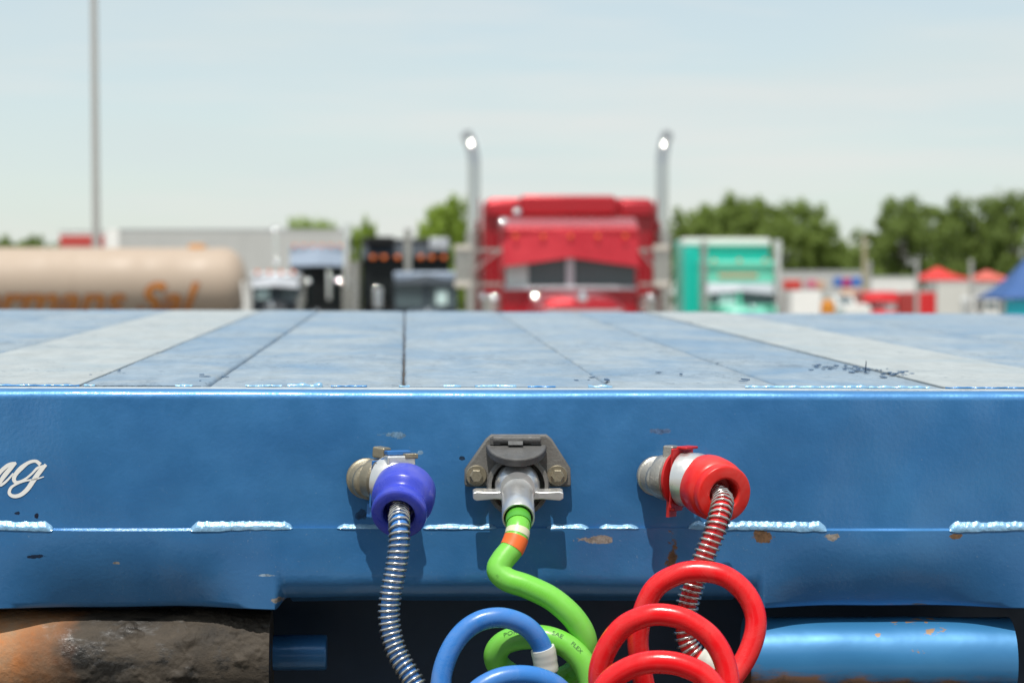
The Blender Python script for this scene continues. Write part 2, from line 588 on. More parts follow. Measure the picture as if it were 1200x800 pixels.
# ------------------------------------------------------------------ the flatbed trailer
FACE_Y = 2.40
_o = W(607, 457, FACE_Y)
TR = Matrix.Translation(_o) @ Euler((R(0.935), R(0.24), 0)).to_matrix().to_4x4()
TRI = TR.inverted()
_cl = TRI @ CAM

def L(px, py, out=0.0):
    """trailer-local point on the pixel's ray, `out` metres in front of the front plate"""
    d = (TRI.to_3x3() @ ray(px, py))
    return _cl + d * ((-out - _cl.y) / d.y)

def D(px, py, z=0.0):
    """trailer-local point on the deck plane"""
    d = (TRI.to_3x3() @ ray(px, py))
    return _cl + d * ((z - _cl.z) / d.z)

def F(px, py, out=0.0):
    return TR @ L(px, py, out)

trailer = empty("flatbed_trailer", _o, "blue flatbed trailer nose with worn planked deck and white script lettering", "trailer")
trailer.rotation_euler = Euler((R(0.935), R(0.24), 0))
XL, XR = -1.30, 1.30
Z_WELD = L(607, 618).z
Z_FLAP = L(607, 712).z
DECK_END = D(600, 365).y
CAP = 0.045

def build_trailer():
    rnd = random.Random(5)
    # front plate with a rolled top edge running back as the deck cap
    r = 0.010
    prof = [(0.0, Z_WELD - 0.012), (0.0, -0.09), (0.0, -0.05), (0.0, -r)]
    for k in range(1, 9):
        a = math.pi / 2 * k / 8
        prof.append((r - r * math.cos(a), -r + r * math.sin(a)))
    mb = MB()
    nu = 130
    def fn(u, v):
        k = v * (len(prof) - 1)
        y, z = prof[int(round(k))]
        x = XL + (XR - XL) * u
        wob = 0.0003 * noise.noise(Vector((x * 3, z * 6, 2)))
        return Vector((x, y + wob, z + 0.0006 * noise.noise(Vector((x * 4, 0, 0))) * (1 if v > 0.3 else 0)))
    mb.grid(fn, nu, len(prof) - 1)
    psc = []
    for px, py, w, h, c_ in ((459, 509, 17, 5, (0.20, 0.36, 0.54)), (492, 530, 4, 3, (0.25, 0.42, 0.6)), (20, 601, 5, 3, (0.01, 0.03, 0.08)), (43, 604, 3, 4, (0.01, 0.02, 0.06)), (422, 603, 10, 7, (0.02, 0.09, 0.22)), (541, 537, 4, 3, (0.02, 0.05, 0.1)), (775, 505, 20, 4, (0.12, 0.22, 0.42))):
        p = L(px, py)
        psc.append((p.x, p.z, w / 1200, h / 1200, c_))
    mb.build("front_plate", mat_trailer_blue("metallic_blue_plate_paint", 1.0, psc), trailer, smooth=60)
    MB().box(XL, XR, r + 0.0004, CAP, -0.02, -0.0002).build("deck_cap", M_cap, trailer)
    # lapped lip: flaps left and right hang straight, the middle rolls under
    x1 = L(319, 690).x
    x2 = L(897, 690).x
    def dent(x):
        return max([math.exp(-((x - c) / w) ** 4) for c, w in ((L(150, 618).x, 0.105), (L(1045, 618).x, 0.115), (XR - 0.2, 0.1))])
    zc = L(607, 672).z
    rr = 0.026
    PROUD = 0.0035
    cen = [(0.001, Z_WELD), (-PROUD, Z_WELD)] + [(-PROUD, Z_WELD + (zc - Z_WELD) * k / 6) for k in range(1, 7)]
    for k in range(1, 11):
        q = R(98) * k / 10
        cen.append((-PROUD + rr * (1 - math.cos(q)), zc - rr * math.sin(q)))
    cen += [(0.10, zc - rr + 0.002), (0.14, zc - rr - 0.02)]
    flp = [(0.001, Z_WELD), (-PROUD, Z_WELD)] + [(-PROUD, Z_WELD + (Z_FLAP - Z_WELD) * k / 14) for k in range(1, 15)] + [(-PROUD + 0.0025, Z_FLAP - 0.0012), (-PROUD + 0.006, Z_FLAP - 0.0006), (0.004, Z_FLAP + 0.03), (0.004, Z_FLAP + 0.04)]
    nv = len(cen)
    assert nv == len(flp)
    def lip_pt(x, j):
        t = max(0.0, min(1.0, min((x - x1 - 0.002) / 0.012, (x2 - 0.002 - x) / 0.012)))
        t = t * t * (3 - 2 * t)
        (ya, za), (yb, zb) = flp[j], cen[j]
        y, z = ya + (yb - ya) * t, za + (zb - za) * t
        if j > 0:
            v = max(0, min(1, (Z_WELD - z) / (Z_WELD - Z_FLAP)))
            z += -0.0028 * dent(x) * (1 - v) + 0.0012 * v * noise.noise(Vector((x * 11, 3, 0)))
            y += dent(x) * (0.024 * v * v) + 0.0010 * noise.noise(Vector((x * 7, z * 9, 4))) + 0.006 * max(0, v - 0.7) * noise.noise(Vector((x * 6, 0, 9)))
        return Vector((x, y, z))
    xs = sorted(set([XL + (XR - XL) * k / 200 for k in range(201)] + [x1 + 0.0006 * k for k in range(0, 27)] + [x2 - 0.0006 * k for k in range(0, 27)]))
    m = MB()
    vs = [lip_pt(x, j) for j in range(nv) for x in xs]
    nx = len(xs)
    m.add(vs, [(j * nx + i, j * nx + i + 1, (j + 1) * nx + i + 1, (j + 1) * nx + i) for j in range(nv - 1) for i in range(nx - 1)])
    bare, rust = (0.42, 0.38, 0.34), (0.22, 0.12, 0.06)
    sc = []
    for px, py, w, h, c_ in ((699, 632, 34, 5, bare), (787, 655, 9, 34, rust), (893, 628, 20, 8, rust), (975, 629, 10, 6, bare), (135, 660, 6, 2.5, bare), (326, 703, 13, 5, bare), (1121, 628, 9, 4, rust), (312, 674, 18, 2, (0.4, 0.55, 0.7)), (1082, 711, 14, 2, rust), (40, 652, 12, 3, (0.01, 0.03, 0.08))):
        p = L(px, py, PROUD)
        sc.append((p.x, p.z, w / 1200, h / 1200, c_))
    m.build("front_lip", mat_trailer_blue("metallic_blue_lip_paint", 1.2, sc), trailer, smooth=50)
    # intermittent weld beads along the lap
    for a, b in ((-90, 62), (224, 343), (395, 452), (496, 582), (640, 690), (702, 748), (806, 968), (1112, 1330)):
        pa, pb = L(a, 617), L(b, 617)
        nn = max(12, int((pb.x - pa.x) / 0.0012))
        amp = 1.0 if (b - a) > 100 else 0.55
        m = MB()
        def bead(u, v, pa=pa, pb=pb, amp=amp, nn=nn):
            x = pa.x + (pb.x - pa.x) * u
            end = min(1.0, (min(u, 1 - u) * (pb.x - pa.x) / 0.007) ** 0.6)
            h = amp * end * (0.0058 + 0.0020 * noise.noise(Vector((x * 55, 3, 0))) + 0.0012 * noise.noise(Vector((x * 210, 3, 0)))) + 0.0002
            lowz = Z_WELD - amp * end * (0.0012 + 0.0012 * noise.noise(Vector((x * 70, 8, 0)))) - 0.0028 * dent(x)
            z = lowz + (Z_WELD + h - lowz) * v
            prd = (PROUD + 0.0006) * (1 - v) + 0.0003
            bulge = 0.0016 * amp * end * math.sin(math.pi * v) * (1 + 0.5 * noise.noise(Vector((x * 260, v * 2, 5))))
            return Vector((x, -prd - bulge, z))
        m.grid(bead, nn, 6)
        m.build("weld_bead", M_weld, trailer, smooth=80)
    # rough painted tack welds where planks meet the cap
    for a, b, h in ((-60, 92, .5), (97, 110, .7), (205, 225, .6), (288, 330, .55), (337, 378, 1.2), (388, 430, .45), (468, 480, .6), (520, 540, .8), (556, 604, .9), (618, 650, .4), (688, 716, .9),
                    (870, 960, .8), (960, 1012, 1.0), (1012, 1082, .8), (1100, 1250, .4)):
        pa, pb = D(a, 453.2), D(b, 453.2)
        nn = max(5, int((pb.x - pa.x) / 0.0025))
        pts, rs = [], []
        for k in range(nn + 1):
            t = k / nn
            x = pa.x + (pb.x - pa.x) * t
            pts.append(Vector((x, CAP + 0.002 + 0.003 * noise.noise(Vector((x * 80, 5, 0))), 0.0005)))
            rs.append(h * (0.0022 + 0.0022 * noise.noise(Vector((x * 120, 9, a)))) + 0.0004)
        MB().tube(pts, rs, 8).build("tack_weld", M_weld if h > 0.5 else M_blue, trailer, smooth=70)
    # deck: planks and flush steel runners
    def px_x(px):
        return D(px, 450).x
    seams = [px_x(p) for p in (-143, 95, 245, 473, 713, 912, 1093, 1296)]
    g = 0.0015
    edges = [XL + 0.06, px_x(-375)] + seams + [px_x(1520), XR - 0.06]
    kinds = ["p", "p", "s", "p", "p", "p", "p", "p", "s", "p", "p"]
    pi = 0
    for k, (a, b) in enumerate(zip(edges, edges[1:])):
        if b - a < 0.03:
            continue
        m = MB()
        ny = 70
        dz = rnd.uniform(-0.0015, 0.0008)
        if kinds[k] == "s":
            m.box(a + 0.0008, b - 0.0008, CAP + 0.004, DECK_END, -0.03, 0.0006)
            m.build("deck_runner", M_strip, trailer, bevel=0.0015)
        else:
            s0 = rnd.uniform(0, 50)
            def top(u, v, a=a, b=b, dz=dz, s0=s0):
                y = CAP + 0.004 + (DECK_END - CAP - 0.004) * v
                e0 = g * (1 + 0.9 * noise.noise(Vector((y * 9, s0, 0))) + 0.7 * noise.noise(Vector((y * 45, s0, 3))))
                e1 = g * (1 + 0.9 * noise.noise(Vector((y * 9, s0 + 9, 0))) + 0.7 * noise.noise(Vector((y * 45, s0, 8))))
                cols = [(a + e0, -0.036), (a + e0, dz - 0.003), (a + e0 + 0.003, dz), ((a * 2 + b) / 3, dz + 0.0004), ((a + 2 * b) / 3, dz + 0.0004),
                        (b - e1 - 0.003, dz), (b - e1, dz - 0.003), (b - e1, -0.036)]
                x, z = cols[int(round(u * 7))]
                return Vector((x, y, z))
            m.grid(top, 7, 150)
            m.add([top(i / 7, 0) for i in range(8)], [tuple(range(8))])
            m.build("plank", M_planks[pi % 4], trailer, smooth=50)
            pi += 1
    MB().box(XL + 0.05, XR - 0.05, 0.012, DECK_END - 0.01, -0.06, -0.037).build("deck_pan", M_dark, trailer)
    M_grime = plain("packed_seam_dirt", (0.07, 0.06, 0.055), 0.9, var=0.5, scale=30)
    for sx_ in seams:
        MB().box(sx_ - 0.006, sx_ + 0.006, CAP + 0.006, DECK_END - 0.002, -0.033, -0.007).build("seam_dirt", M_grime, trailer)
    for s in (XL, XR - 0.05):
        MB().box(s, s + 0.05, CAP + 0.002, DECK_END, -0.14, -0.001).build("side_rail", M_blue, trailer, bevel=0.004)
    # flaked paint and one splinter standing on the worn deck
    rf = random.Random(11)
    M_flake = plain("dark_blue_flake", (0.05, 0.11, 0.21), 0.6, var=0.4, scale=90)
    for k in range(64):
        t = rf.random()
        if k < 46:
            px, py = 950 + 118 * t + rf.uniform(-6, 6), 429 + 9 * t + rf.gauss(0, 2.0)
        else:
            px, py = rf.choice([(780, 440), (250, 444), (130, 438), (345, 430), (700, 446), (850, 444)])
            px += rf.uniform(-25, 25); py += rf.uniform(-4, 4)
        p = D(px, py)
        n6 = 7
        w, l = rf.uniform(.0012, .0065), rf.uniform(.003, .014)
        poly = [(math.cos(6.283 * i / n6) * w * rf.uniform(.4, 1), math.sin(6.283 * i / n6) * l * rf.uniform(.4, 1)) for i in range(n6)]
        MB().prism(poly, p + Vector((0, 0, 0.0004)), (1, 0, rf.uniform(-.1, .1)), (0, 1, rf.uniform(-.05, .05)), (0, 0, rf.uniform(.0004, .0013))).build("paint_flake", M_flake, trailer, smooth=0)
    p = D(1014, 436)
    MB().cyl(p, p + Vector((0.001, 0, 0.013)), 0.0010, 0.0004, 6).build("splinter", M_dark, trailer)
    # recess under the lip
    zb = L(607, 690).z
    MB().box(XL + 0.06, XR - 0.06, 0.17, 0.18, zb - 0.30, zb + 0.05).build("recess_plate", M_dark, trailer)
    # greasy roller on the left
    c = L(150, 774, -0.050)
    xa, xb = L(-160, 774).x, L(315, 774).x
    rad = 0.052
    m = MB()
    def rol(u, v):
        x = xa + (xb - xa) * u
        t = 2 * math.pi * v
        q = Vector((x * 20, math.cos(t) * 1.5, math.sin(t) * 1.5))
        lump = max(0.0, noise.fractal(q * 1.3, 0.9, 2.1, 6) - 0.05)
        crumb = abs(noise.fractal(q * 5.0 + Vector((3, 1, 7)), 0.8, 2.1, 4)) * max(0.0, noise.noise(q * 0.8 + Vector((9, 0, 0))) + 0.15)
        k = min(1, max(0.10, (x - xa - 0.17) * 9))
        d = rad + (0.0065 * min(0.8, lump) + 0.006 * crumb - 0.0015) * k
        return Vector((x, c.y + math.cos(t) * d, c.z + math.sin(t) * d))
    m.grid(rol, 420, 200)
    m.add([rol(1, j / 200) for j in range(200)], [tuple(range(200))])
    o = Vector((L(20, 774).x, c.y, c.z))
    ob = m.build("greasy_roller", M_grease, trailer, o, smooth=80)
    ob.location = o
    ob["label"] = "brown greasy roller with orange rust"
    # stub of the blue shaft beside it
    c2 = L(340, 764, -0.085)
    MB().cyl((L(312, 764).x, c2.y, c2.z), (L(380, 764).x, c2.y, c2.z), 0.018, n=28).build("shaft_stub", M_blue, trailer, bevel=0.002)
    # blue tube on the right
    c3 = L(1040, 772, -0.040)
    xa, xb = L(880, 772).x, L(1193, 772).x
    m = MB()
    def tb(u, v):
        x = xa + (xb - xa) * u
        t = 2 * math.pi * v
        d = 0.0425 + 0.0008 * noise.noise(Vector((x * 14, math.cos(t), math.sin(t))))
        return Vector((x, c3.y + math.cos(t) * d, c3.z + math.sin(t) * d))
    m.grid(tb, 120, 64)
    m.add([tb(1, j / 64) for j in range(64)], [tuple(range(64))])
    o = Vector((xa, c3.y, c3.z - 0.035))
    ob = m.build("blue_tube", M_tube, trailer, o, smooth=70)
    ob.location = o
    # white script lettering running off the left end of the plate
    def stroke(pts, wid):
        P = spline([L(x, y, 0.0) for x, y in pts], 0.0006)
        nn = len(P)
        m = MB()
        vs, fs = [], []
        for k, p in enumerate(P):
            t = k / (nn - 1)
            i = t * (len(wid) - 1)
            a = int(min(i, len(wid) - 2))
            ww = (wid[a] + (wid[a + 1] - wid[a]) * (i - a)) / 1200 / 2
            dirv = (P[min(k + 1, nn - 1)] - P[max(k - 1, 0)]).normalized()
            nrm = Vector((-dirv.z, 0, dirv.x))
            vs += [p + nrm * ww + Vector((0, -0.0005, 0)), p - nrm * ww + Vector((0, -0.0005, 0))]
        fs = [(2 * k, 2 * k + 1, 2 * k + 3, 2 * k + 2) for k in range(nn - 1)]
        return vs, fs
    lett = MB()
    z = 0
    for pts, wid in (
            ([(47.5, 544), (42, 540), (34, 541.5), (25, 548), (18, 556), (16.5, 562), (20, 565), (28, 562), (37, 555), (44, 548), (52, 545)], [4.5, 3.5, 4, 5.5, 5, 4.5, 3.5, 2.5, 2.5, 3, 2]),
            ([(54, 544), (46, 553), (39, 563), (32, 573), (24, 579.5), (16, 581), (11, 577.5), (13, 571), (20, 566.5), (30, 563), (42, 561), (52, 558)], [3.5, 5.5, 5.5, 5.5, 5, 4.5, 4, 3, 2.2, 2, 2, 1]),
            ([(19, 542), (12, 543.5), (4, 549), (-4, 558), (-8, 568)], [2.5, 4.5, 4.5, 5, 5]),
            ([(19, 542), (13, 548), (6, 556), (0, 565), (1, 568), (8, 563), (16, 554)], [2.5, 5, 5.5, 4.5, 3, 2.5, 2]),
            ([(-8, 568), (-6, 560), (-10, 548), (-16, 543)], [4, 5, 4, 3])):
        vs, fs = stroke(pts, wid)
        lett.add([v + Vector((0, -0.00005 * z, 0)) for v in vs], fs)
        z += 1
    lt = lett.build("script_lettering", M_white, trailer, smooth=0)
    # socket for the electric cable: cast plate, lid, barrel, bolts
    soc = MB()
    o = L(607, 545)
    k = 1 / 1200
    poly = [(-32, 37), (33, 37), (39, 32), (61, -2), (62, -24), (-63, -24), (-63, -4), (-38, 32)]
    soc.prism([(a * k, b * k) for a, b in poly], o + Vector((0, -0.001, 0)), (1, 0, 0), (0, 0, 1), (0, -0.011, 0))
    plate = soc.build("cable_socket", M_cast, trailer, bevel=0.0025)
    rim = MB()
    oc = L(606, 567)
    rim.lathe([(0.009, 0.030), (0.020, 0.0305), (0.0225, 0.029), (0.0225, 0.026), (0.012, 0.0255)], oc, (0, -1, 0), 48)
    rim.build("barrel", M_cast, plate, smooth=40)
    lid = MB()                                     # door flipped up, seen edge on
    oo = L(605, 520, 0.014)
    lp = []
    for i in range(25):
        t = math.pi * i / 24
        lp.append((math.cos(t) * 0.0295, math.sin(t) * 0.034))
    tilt = Vector((0, -0.86, -0.34)).normalized()
    lid.prism(lp, oo, (1, 0, 0), tilt, Vector((0, 0.34, -0.86)).normalized() * 0.0085 + Vector((0, 0, 0)))
    lid.build("socket_lid", M_castdark, plate, bevel=0.002)
    hg = MB()
    hg.cyl(L(578, 515, 0.016), L(633, 515, 0.016), 0.0042, n=14)
    hg.box(L(576, 0).x, L(588, 0).x, -0.018, -0.012, L(607, 519).z, L(607, 512).z)
    hg.box(L(624, 0).x, L(636, 0).x, -0.018, -0.012, L(607, 519).z, L(607, 512).z)
    hg.build("hinge", M_castdark, plate)
    MB().box(L(597, 0).x, L(614, 0).x, -0.0222, -0.019, L(607, 519).z, L(607, 515).z).build("lid_spring", M_alu, plate)
    for bx in (558, 653):
        cc = L(bx, 557, 0.012)
        m = MB()
        m.lathe([(0, 0.0102), (0.0016, 0.0104), (0.0028, 0.0096)], cc, (0, -1, 0), 28)
        bo = m.build("washer", M_brass, plate)
        m = MB()
        m.lathe([(0.0024, 0.0066), (0.0085, 0.0066), (0.0095, 0.0056)], cc, (0, -1, 0.03), 6)
        m.build("bolt", M_brass, plate, smooth=0)
    # plumbing nipples for the air lines
    for px, py, rr, mt in ((429, 560, 0.0185, M_brass), (768, 557, 0.0180, M_zinc)):
        cc = L(px, py)
        m = MB()
        pr = [(0, rr * 1.08), (0.004, rr * 1.08), (0.005, rr)]
        s = 0.006
        while s < 0.024:
            pr += [(s, rr * 0.955), (s + 0.0012, rr * 1.0)]
            s += 0.0026
        pr += [(0.026, rr * 0.96), (0.029, rr * 0.8)]
        m.lathe(pr, cc, (0.22, -1, -0.05), 36)
        m.build("pipe_nipple", mt, trailer, smooth=50)
    # drop behind the neck, lower deck, legs and wheels
    gz = lambda y: (TRI @ Vector((0, FACE_Y + y, 0.0))).z
    MB().box(XL, XR, DECK_END + 0.002, DECK_END + 0.06, -0.62, -0.06).build("neck_bulkhead", M_blue, trailer)
    MB().box(XL, XR, DECK_END + 0.062, DECK_END + 9.0, -0.78, -0.60).build("lower_deck", M_cap, trailer)
    for s in (-0.45, 0.35):
        MB().box(s, s + 0.10, 0.25, DECK_END, -0.36, -0.062).build("neck_beam", M_blue, trailer)
    for s in (-0.9, 0.8):
        y = DECK_END + 0.5
        MB().box(s, s + 0.12, y, y + 0.12, gz(y) - 0.0, -0.785).build("landing_leg", M_tarnchrome, trailer)
    for yy in (DECK_END + 6.6, DECK_END + 7.9):
        for s in (-1.22, 0.97):
            rad = 0.41
            zc = gz(yy) - ground_z(FACE_Y) * 0 + rad - 0.01 * (FACE_Y + yy)
            MB().lathe([(0, rad * 0.62), (0.02, rad * 0.9), (0.06, rad), (0.20, rad), (0.24, rad * 0.9), (0.26, rad * 0.62)], (s, yy, zc), (1, 0, 0), 32).build("wheel", M_tread, trailer)
build_trailer()

# ------------------------------------------------------------------ air lines and cable
def air_line(root, ctrl, r, hose_mat, sa, sb):
    """hose with a steel spring guard over its first length, then a sleeve, then the plain coil"""
    o = root.location.copy()
    P = spline(ctrl, 0.002)
    lim = int(len(P) * 0.6)
    n1 = min(range(lim), key=lambda i: (P[i] - sa).length)
    n2 = min(range(lim), key=lambda i: (P[i] - sb).length)
    MB().tube(P[:n1 + 2], r * 0.86, 16).build("hose_core", hose_mat, root, o, smooth=70)
    MB().tube(P[n1:n2], [r * (1.22 + 0.05 * noise.noise(Vector((k * .4, 0, 0)))) for k in range(n2 - n1)], 18).build("end_sleeve", M_sleeve, root, o, smooth=50)
    MB().tube(P[n2 - 2:], r, 20).build("coiled_hose", hose_mat, root, o, smooth=70)
    fr = frames(P[:n1])
    pts = []
    ang_ = 0.0
    for k in range(len(fr) - 1):
        p, t, u, w = fr[k]
        p2 = fr[k + 1][0]
        for j in range(4):
            s = (k + j / 4) * 0.002
            pitch = 0.0036 + 0.0019 * min(1.0, s / 0.06)
            ang_ += 2 * math.pi * 0.0005 / pitch
            a = ang_
            pts.append(p.lerp(p2, j / 4) + (u * math.cos(a) + w * math.sin(a)) * r * 1.02)
    MB().tube(pts, 0.00145, 6).build("spring_guard", M_spring, root, o, smooth=70)
    return P

def grip(root, c0, c1, prof, mat, hole_r, rim):
    ax = (c1 - c0)
    Ln = ax.length
    pr = [(s * Ln, r) for s, r in prof]
    pr += [(Ln, rim), (Ln + 0.0006, rim * 0.95), (Ln + 0.0006, hole_r * 1.12), (Ln - 0.001, hole_r), (Ln - 0.018, hole_r * 0.95), (Ln - 0.020, 0.002)]
    return MB().lathe(pr, c0, ax, 56).build("rubber_grip", mat, root, root.location, smooth=32, bevel=0.0008)

def box_on(mb, c, ax, up, sx, sy, sz, off=(0, 0, 0)):
    """box centred at c with local z = ax, y ~ up"""
    a = ax.normalized(); x = up.cross(a).normalized(); y = a.cross(x)
    m = Matrix((x, y, a)).transposed().to_4x4()
    m.translation = c + x * off[0] + y * off[1] + a * off[2]
    mb.box(-sx / 2, sx / 2, -sy / 2, sy / 2, -sz / 2, sz / 2, m)

UP = Vector((0, 0, 1))

def red_line():
    root = empty("air_line", F(768, 557, 0.02), "red coiled air line with steel spring guard and red rubber grip", "hose")
    o = root.location
    # coupling halves stacked along the axis, turned to the right
    A0, A1 = F(772, 558, 0.022), F(812, 562, 0.046)
    ax = A1 - A0
    Ln = ax.length
    MB().lathe([(0, 0.014), (0.002, 0.021), (0.008, 0.0225), (0.014, 0.0225), (0.0165, 0.020)], A0, ax, 40).build("coupling_half", M_zinc, root, o, smooth=40)
    m = MB(); box_on(m, A0 + ax.normalized() * 0.014 , ax, UP, 0.013, 0.014, 0.012, (-0.002, 0.0245, 0))
    m.build("coupling_lug", M_zinc, root, o, bevel=0.002)
    m = MB()
    m.lathe([(0, 0.021), (0.001, 0.0255), (0.0035, 0.0255), (0.0045, 0.021)], A0 + ax.normalized() * 0.0175, ax, 40)
    box_on(m, A0 + ax.normalized() * 0.0195, ax, UP, 0.014, 0.016, 0.003, (-0.006, -0.029, 0))
    m.build("detent_plate", M_redplate, root, o, smooth=40)
    m = MB()
    box_on(m, A0 + ax.normalized() * 0.0255, ax, UP, 0.038, 0.058, 0.0026, (0, 0.001, 0))
    box_on(m, A0 + ax.normalized() * 0.030, ax, UP, 0.022, 0.0026, 0.012, (0.002, 0.0305, 0))
    box_on(m, A0 + ax.normalized() * 0.0215, ax, UP, 0.016, 0.004, 0.010, (-0.004, -0.029, 0))
    m.build("connector_plate", M_redplate, root, o, bevel=0.0012)
    m = MB()
    m.lathe([(0, 0.0225), (0.001, 0.0262), (0.018, 0.0262), (0.022, 0.024)], A0 + ax.normalized() * 0.0275, ax, 40)
    m.build("coupling_half", M_alu, root, o, smooth=40)
    m = MB(); m.cyl(A0 + ax.normalized() * 0.012 + UP * 0.021, A0 + ax.normalized() * 0.026 + UP * 0.021, 0.0042, n=14)
    m.build("pin", M_castdark, root, o)
    m = MB(); m.cyl(A0 + ax.normalized() * 0.012 - UP * 0.022, A0 + ax.normalized() * 0.028 - UP * 0.022, 0.0042, n=14)
    m.build("pin", M_castdark, root, o)
    c0, c1 = F(825, 566, 0.048), F(849, 579, 0.092)
    grip(root, c0, c1, [(0, 0.022), (0.02, 0.0275), (0.08, 0.0292), (0.2, 0.0300), (0.45, 0.0302), (0.62, 0.0298), (0.70, 0.0288), (0.75, 0.0268), (0.78, 0.0268), (0.96, 0.0276), (0.99, 0.0272)], M_redrub, 0.0145, 0.0268)
    pts = [(836, 574, .062), (846, 585, .090), (845, 598, .106), (838, 622, .116), (824, 655, .120), (810, 692, .121), (803, 722, .121), (804, 748, .122), (815, 768, .124), (836, 782, .126),
           (860, 806, .126), (868, 850, .122), (838, 893, .118), (790, 885, .118), (763, 830, .124), (750, 775, .132), (749, 735, .138), (765, 692, .143), (793, 673, .147), (822, 669, .150), (852, 676, .154), (876, 698, .158), (886, 728, .163),
           (878, 762, .169), (858, 794, .176), (825, 830, .186), (775, 858, .196), (722, 850, .206), (703, 805, .214), (707, 768, .219), (728, 736, .223), (755, 722, .227), (780, 720, .230), (808, 728, .234), (836, 750, .239), (852, 786, .244),
           (850, 830, .252), (815, 880, .262), (760, 893, .272), (715, 875, .28), (698, 835, .286), (712, 800, .291), (740, 781, .295), (770, 775, .299), (803, 780, .303), (832, 798, .308), (850, 840, .314), (820, 905, .325), (760, 925, .335), (730, 960, .345), (720, 1010, .35)]
    air_line(root, [F(*p) for p in pts], 0.0099, M_redhose, F(818, 770, .1245), F(838, 784, .126))

def blue_line():
    root = empty("air_line", F(429, 560, 0.02), "blue coiled air line with steel spring guard and dark blue rubber grip", "hose")
    o = root.location
    A0, A1 = F(434, 560, 0.020), F(470, 566, 0.044)
    ax = (A1 - A0); a = ax.normalized()
    MB().lathe([(0, 0.014), (0.002, 0.0195), (0.012, 0.0205), (0.015, 0.018)], A0, ax, 40).build("coupling_half", M_brass, root, o, smooth=40)
    m = MB(); box_on(m, A0 + a * 0.012, ax, UP, 0.012, 0.011, 0.015, (0.0, 0.0265, 0.0))
    m.build("coupling_lug", M_brass, root, o, bevel=0.002)
    m = MB()
    box_on(m, A0 + a * 0.0155, ax, UP, 0.034, 0.046, 0.003, (0, -0.003, 0))
    box_on(m, A0 + a * 0.011, ax, UP, 0.010, 0.014, 0.012, (-0.004, -0.030, 0))
    m.build("detent_plate", M_bluplate, root, o, bevel=0.001)
    m = MB()
    m.lathe([(0, 0.020), (0.001, 0.024), (0.020, 0.025), (0.024, 0.022)], A0 + a * 0.0175, ax, 40)
    m.build("coupling_half", M_alu, root, o, smooth=40)
    m = MB()
    box_on(m, F(468, 543, 0.045), Vector((0.3, -1, 0)), UP, 0.028, 0.016, 0.016)
    m.build("coupling_block", M_alu, root, o, bevel=0.002)
    m = MB()
    box_on(m, F(466, 530, 0.04), Vector((0.3, -1, 0)), UP, 0.024, 0.004, 0.012)
    box_on(m, F(445, 541, 0.038), Vector((1, -0.6, 0.5)), UP, 0.006, 0.004, 0.020)
    m.build("connector_plate", M_bluplate, root, o, bevel=0.001)
    m = MB(); box_on(m, F(481, 534, 0.046), Vector((0.3, -1, 0)), UP, 0.013, 0.005, 0.010)
    m.build("latch", M_brass, root, o, bevel=0.001)
    m = MB(); m.cyl(F(441, 547, .04), F(449, 549, .046), 0.006, n=16); m.build("pin", M_castdark, root, o)
    c0, c1 = F(476, 570, 0.046), F(467, 603, 0.092)
    grip(root, c0, c1, [(0, 0.022), (0.03, 0.0275), (0.12, 0.0296), (0.3, 0.0302), (0.5, 0.0298), (0.55, 0.0288), (0.60, 0.0256), (0.66, 0.0238), (0.74, 0.0240), (0.84, 0.0262), (0.92, 0.0266), (0.98, 0.0260)], M_blurub, 0.0152, 0.0250)
    pts = [(472, 584, .062), (468, 602, .090), (468, 614, .106), (468, 634, .113), (465, 660, .116), (459, 690, .118), (456, 715, .119), (458, 740, .121), (466, 766, .126), (481, 792, .134), (502, 826, .144), (540, 868, .150),
           (590, 880, .150), (628, 850, .150), (640, 810, .152), (640, 784, .154), (635, 757, .157), (622, 738, .160), (604, 727, .163), (583, 723, .166), (560, 728, .169), (540, 743, .172), (525, 767, .176), (517, 797, .180), (518, 840, .186),
           (550, 885, .194), (605, 895, .202), (655, 868, .208), (670, 830, .213), (655, 806, .217), (632, 794, .220), (606, 791, .223), (580, 796, .227), (556, 812, .231), (538, 845, .236), (545, 900, .245), (600, 930, .255), (640, 970, .26), (645, 1020, .265)]
    P = air_line(root, [F(*p) for p in pts], 0.0093, M_bluhose, F(640, 786, .154), F(634.5, 756, .157))

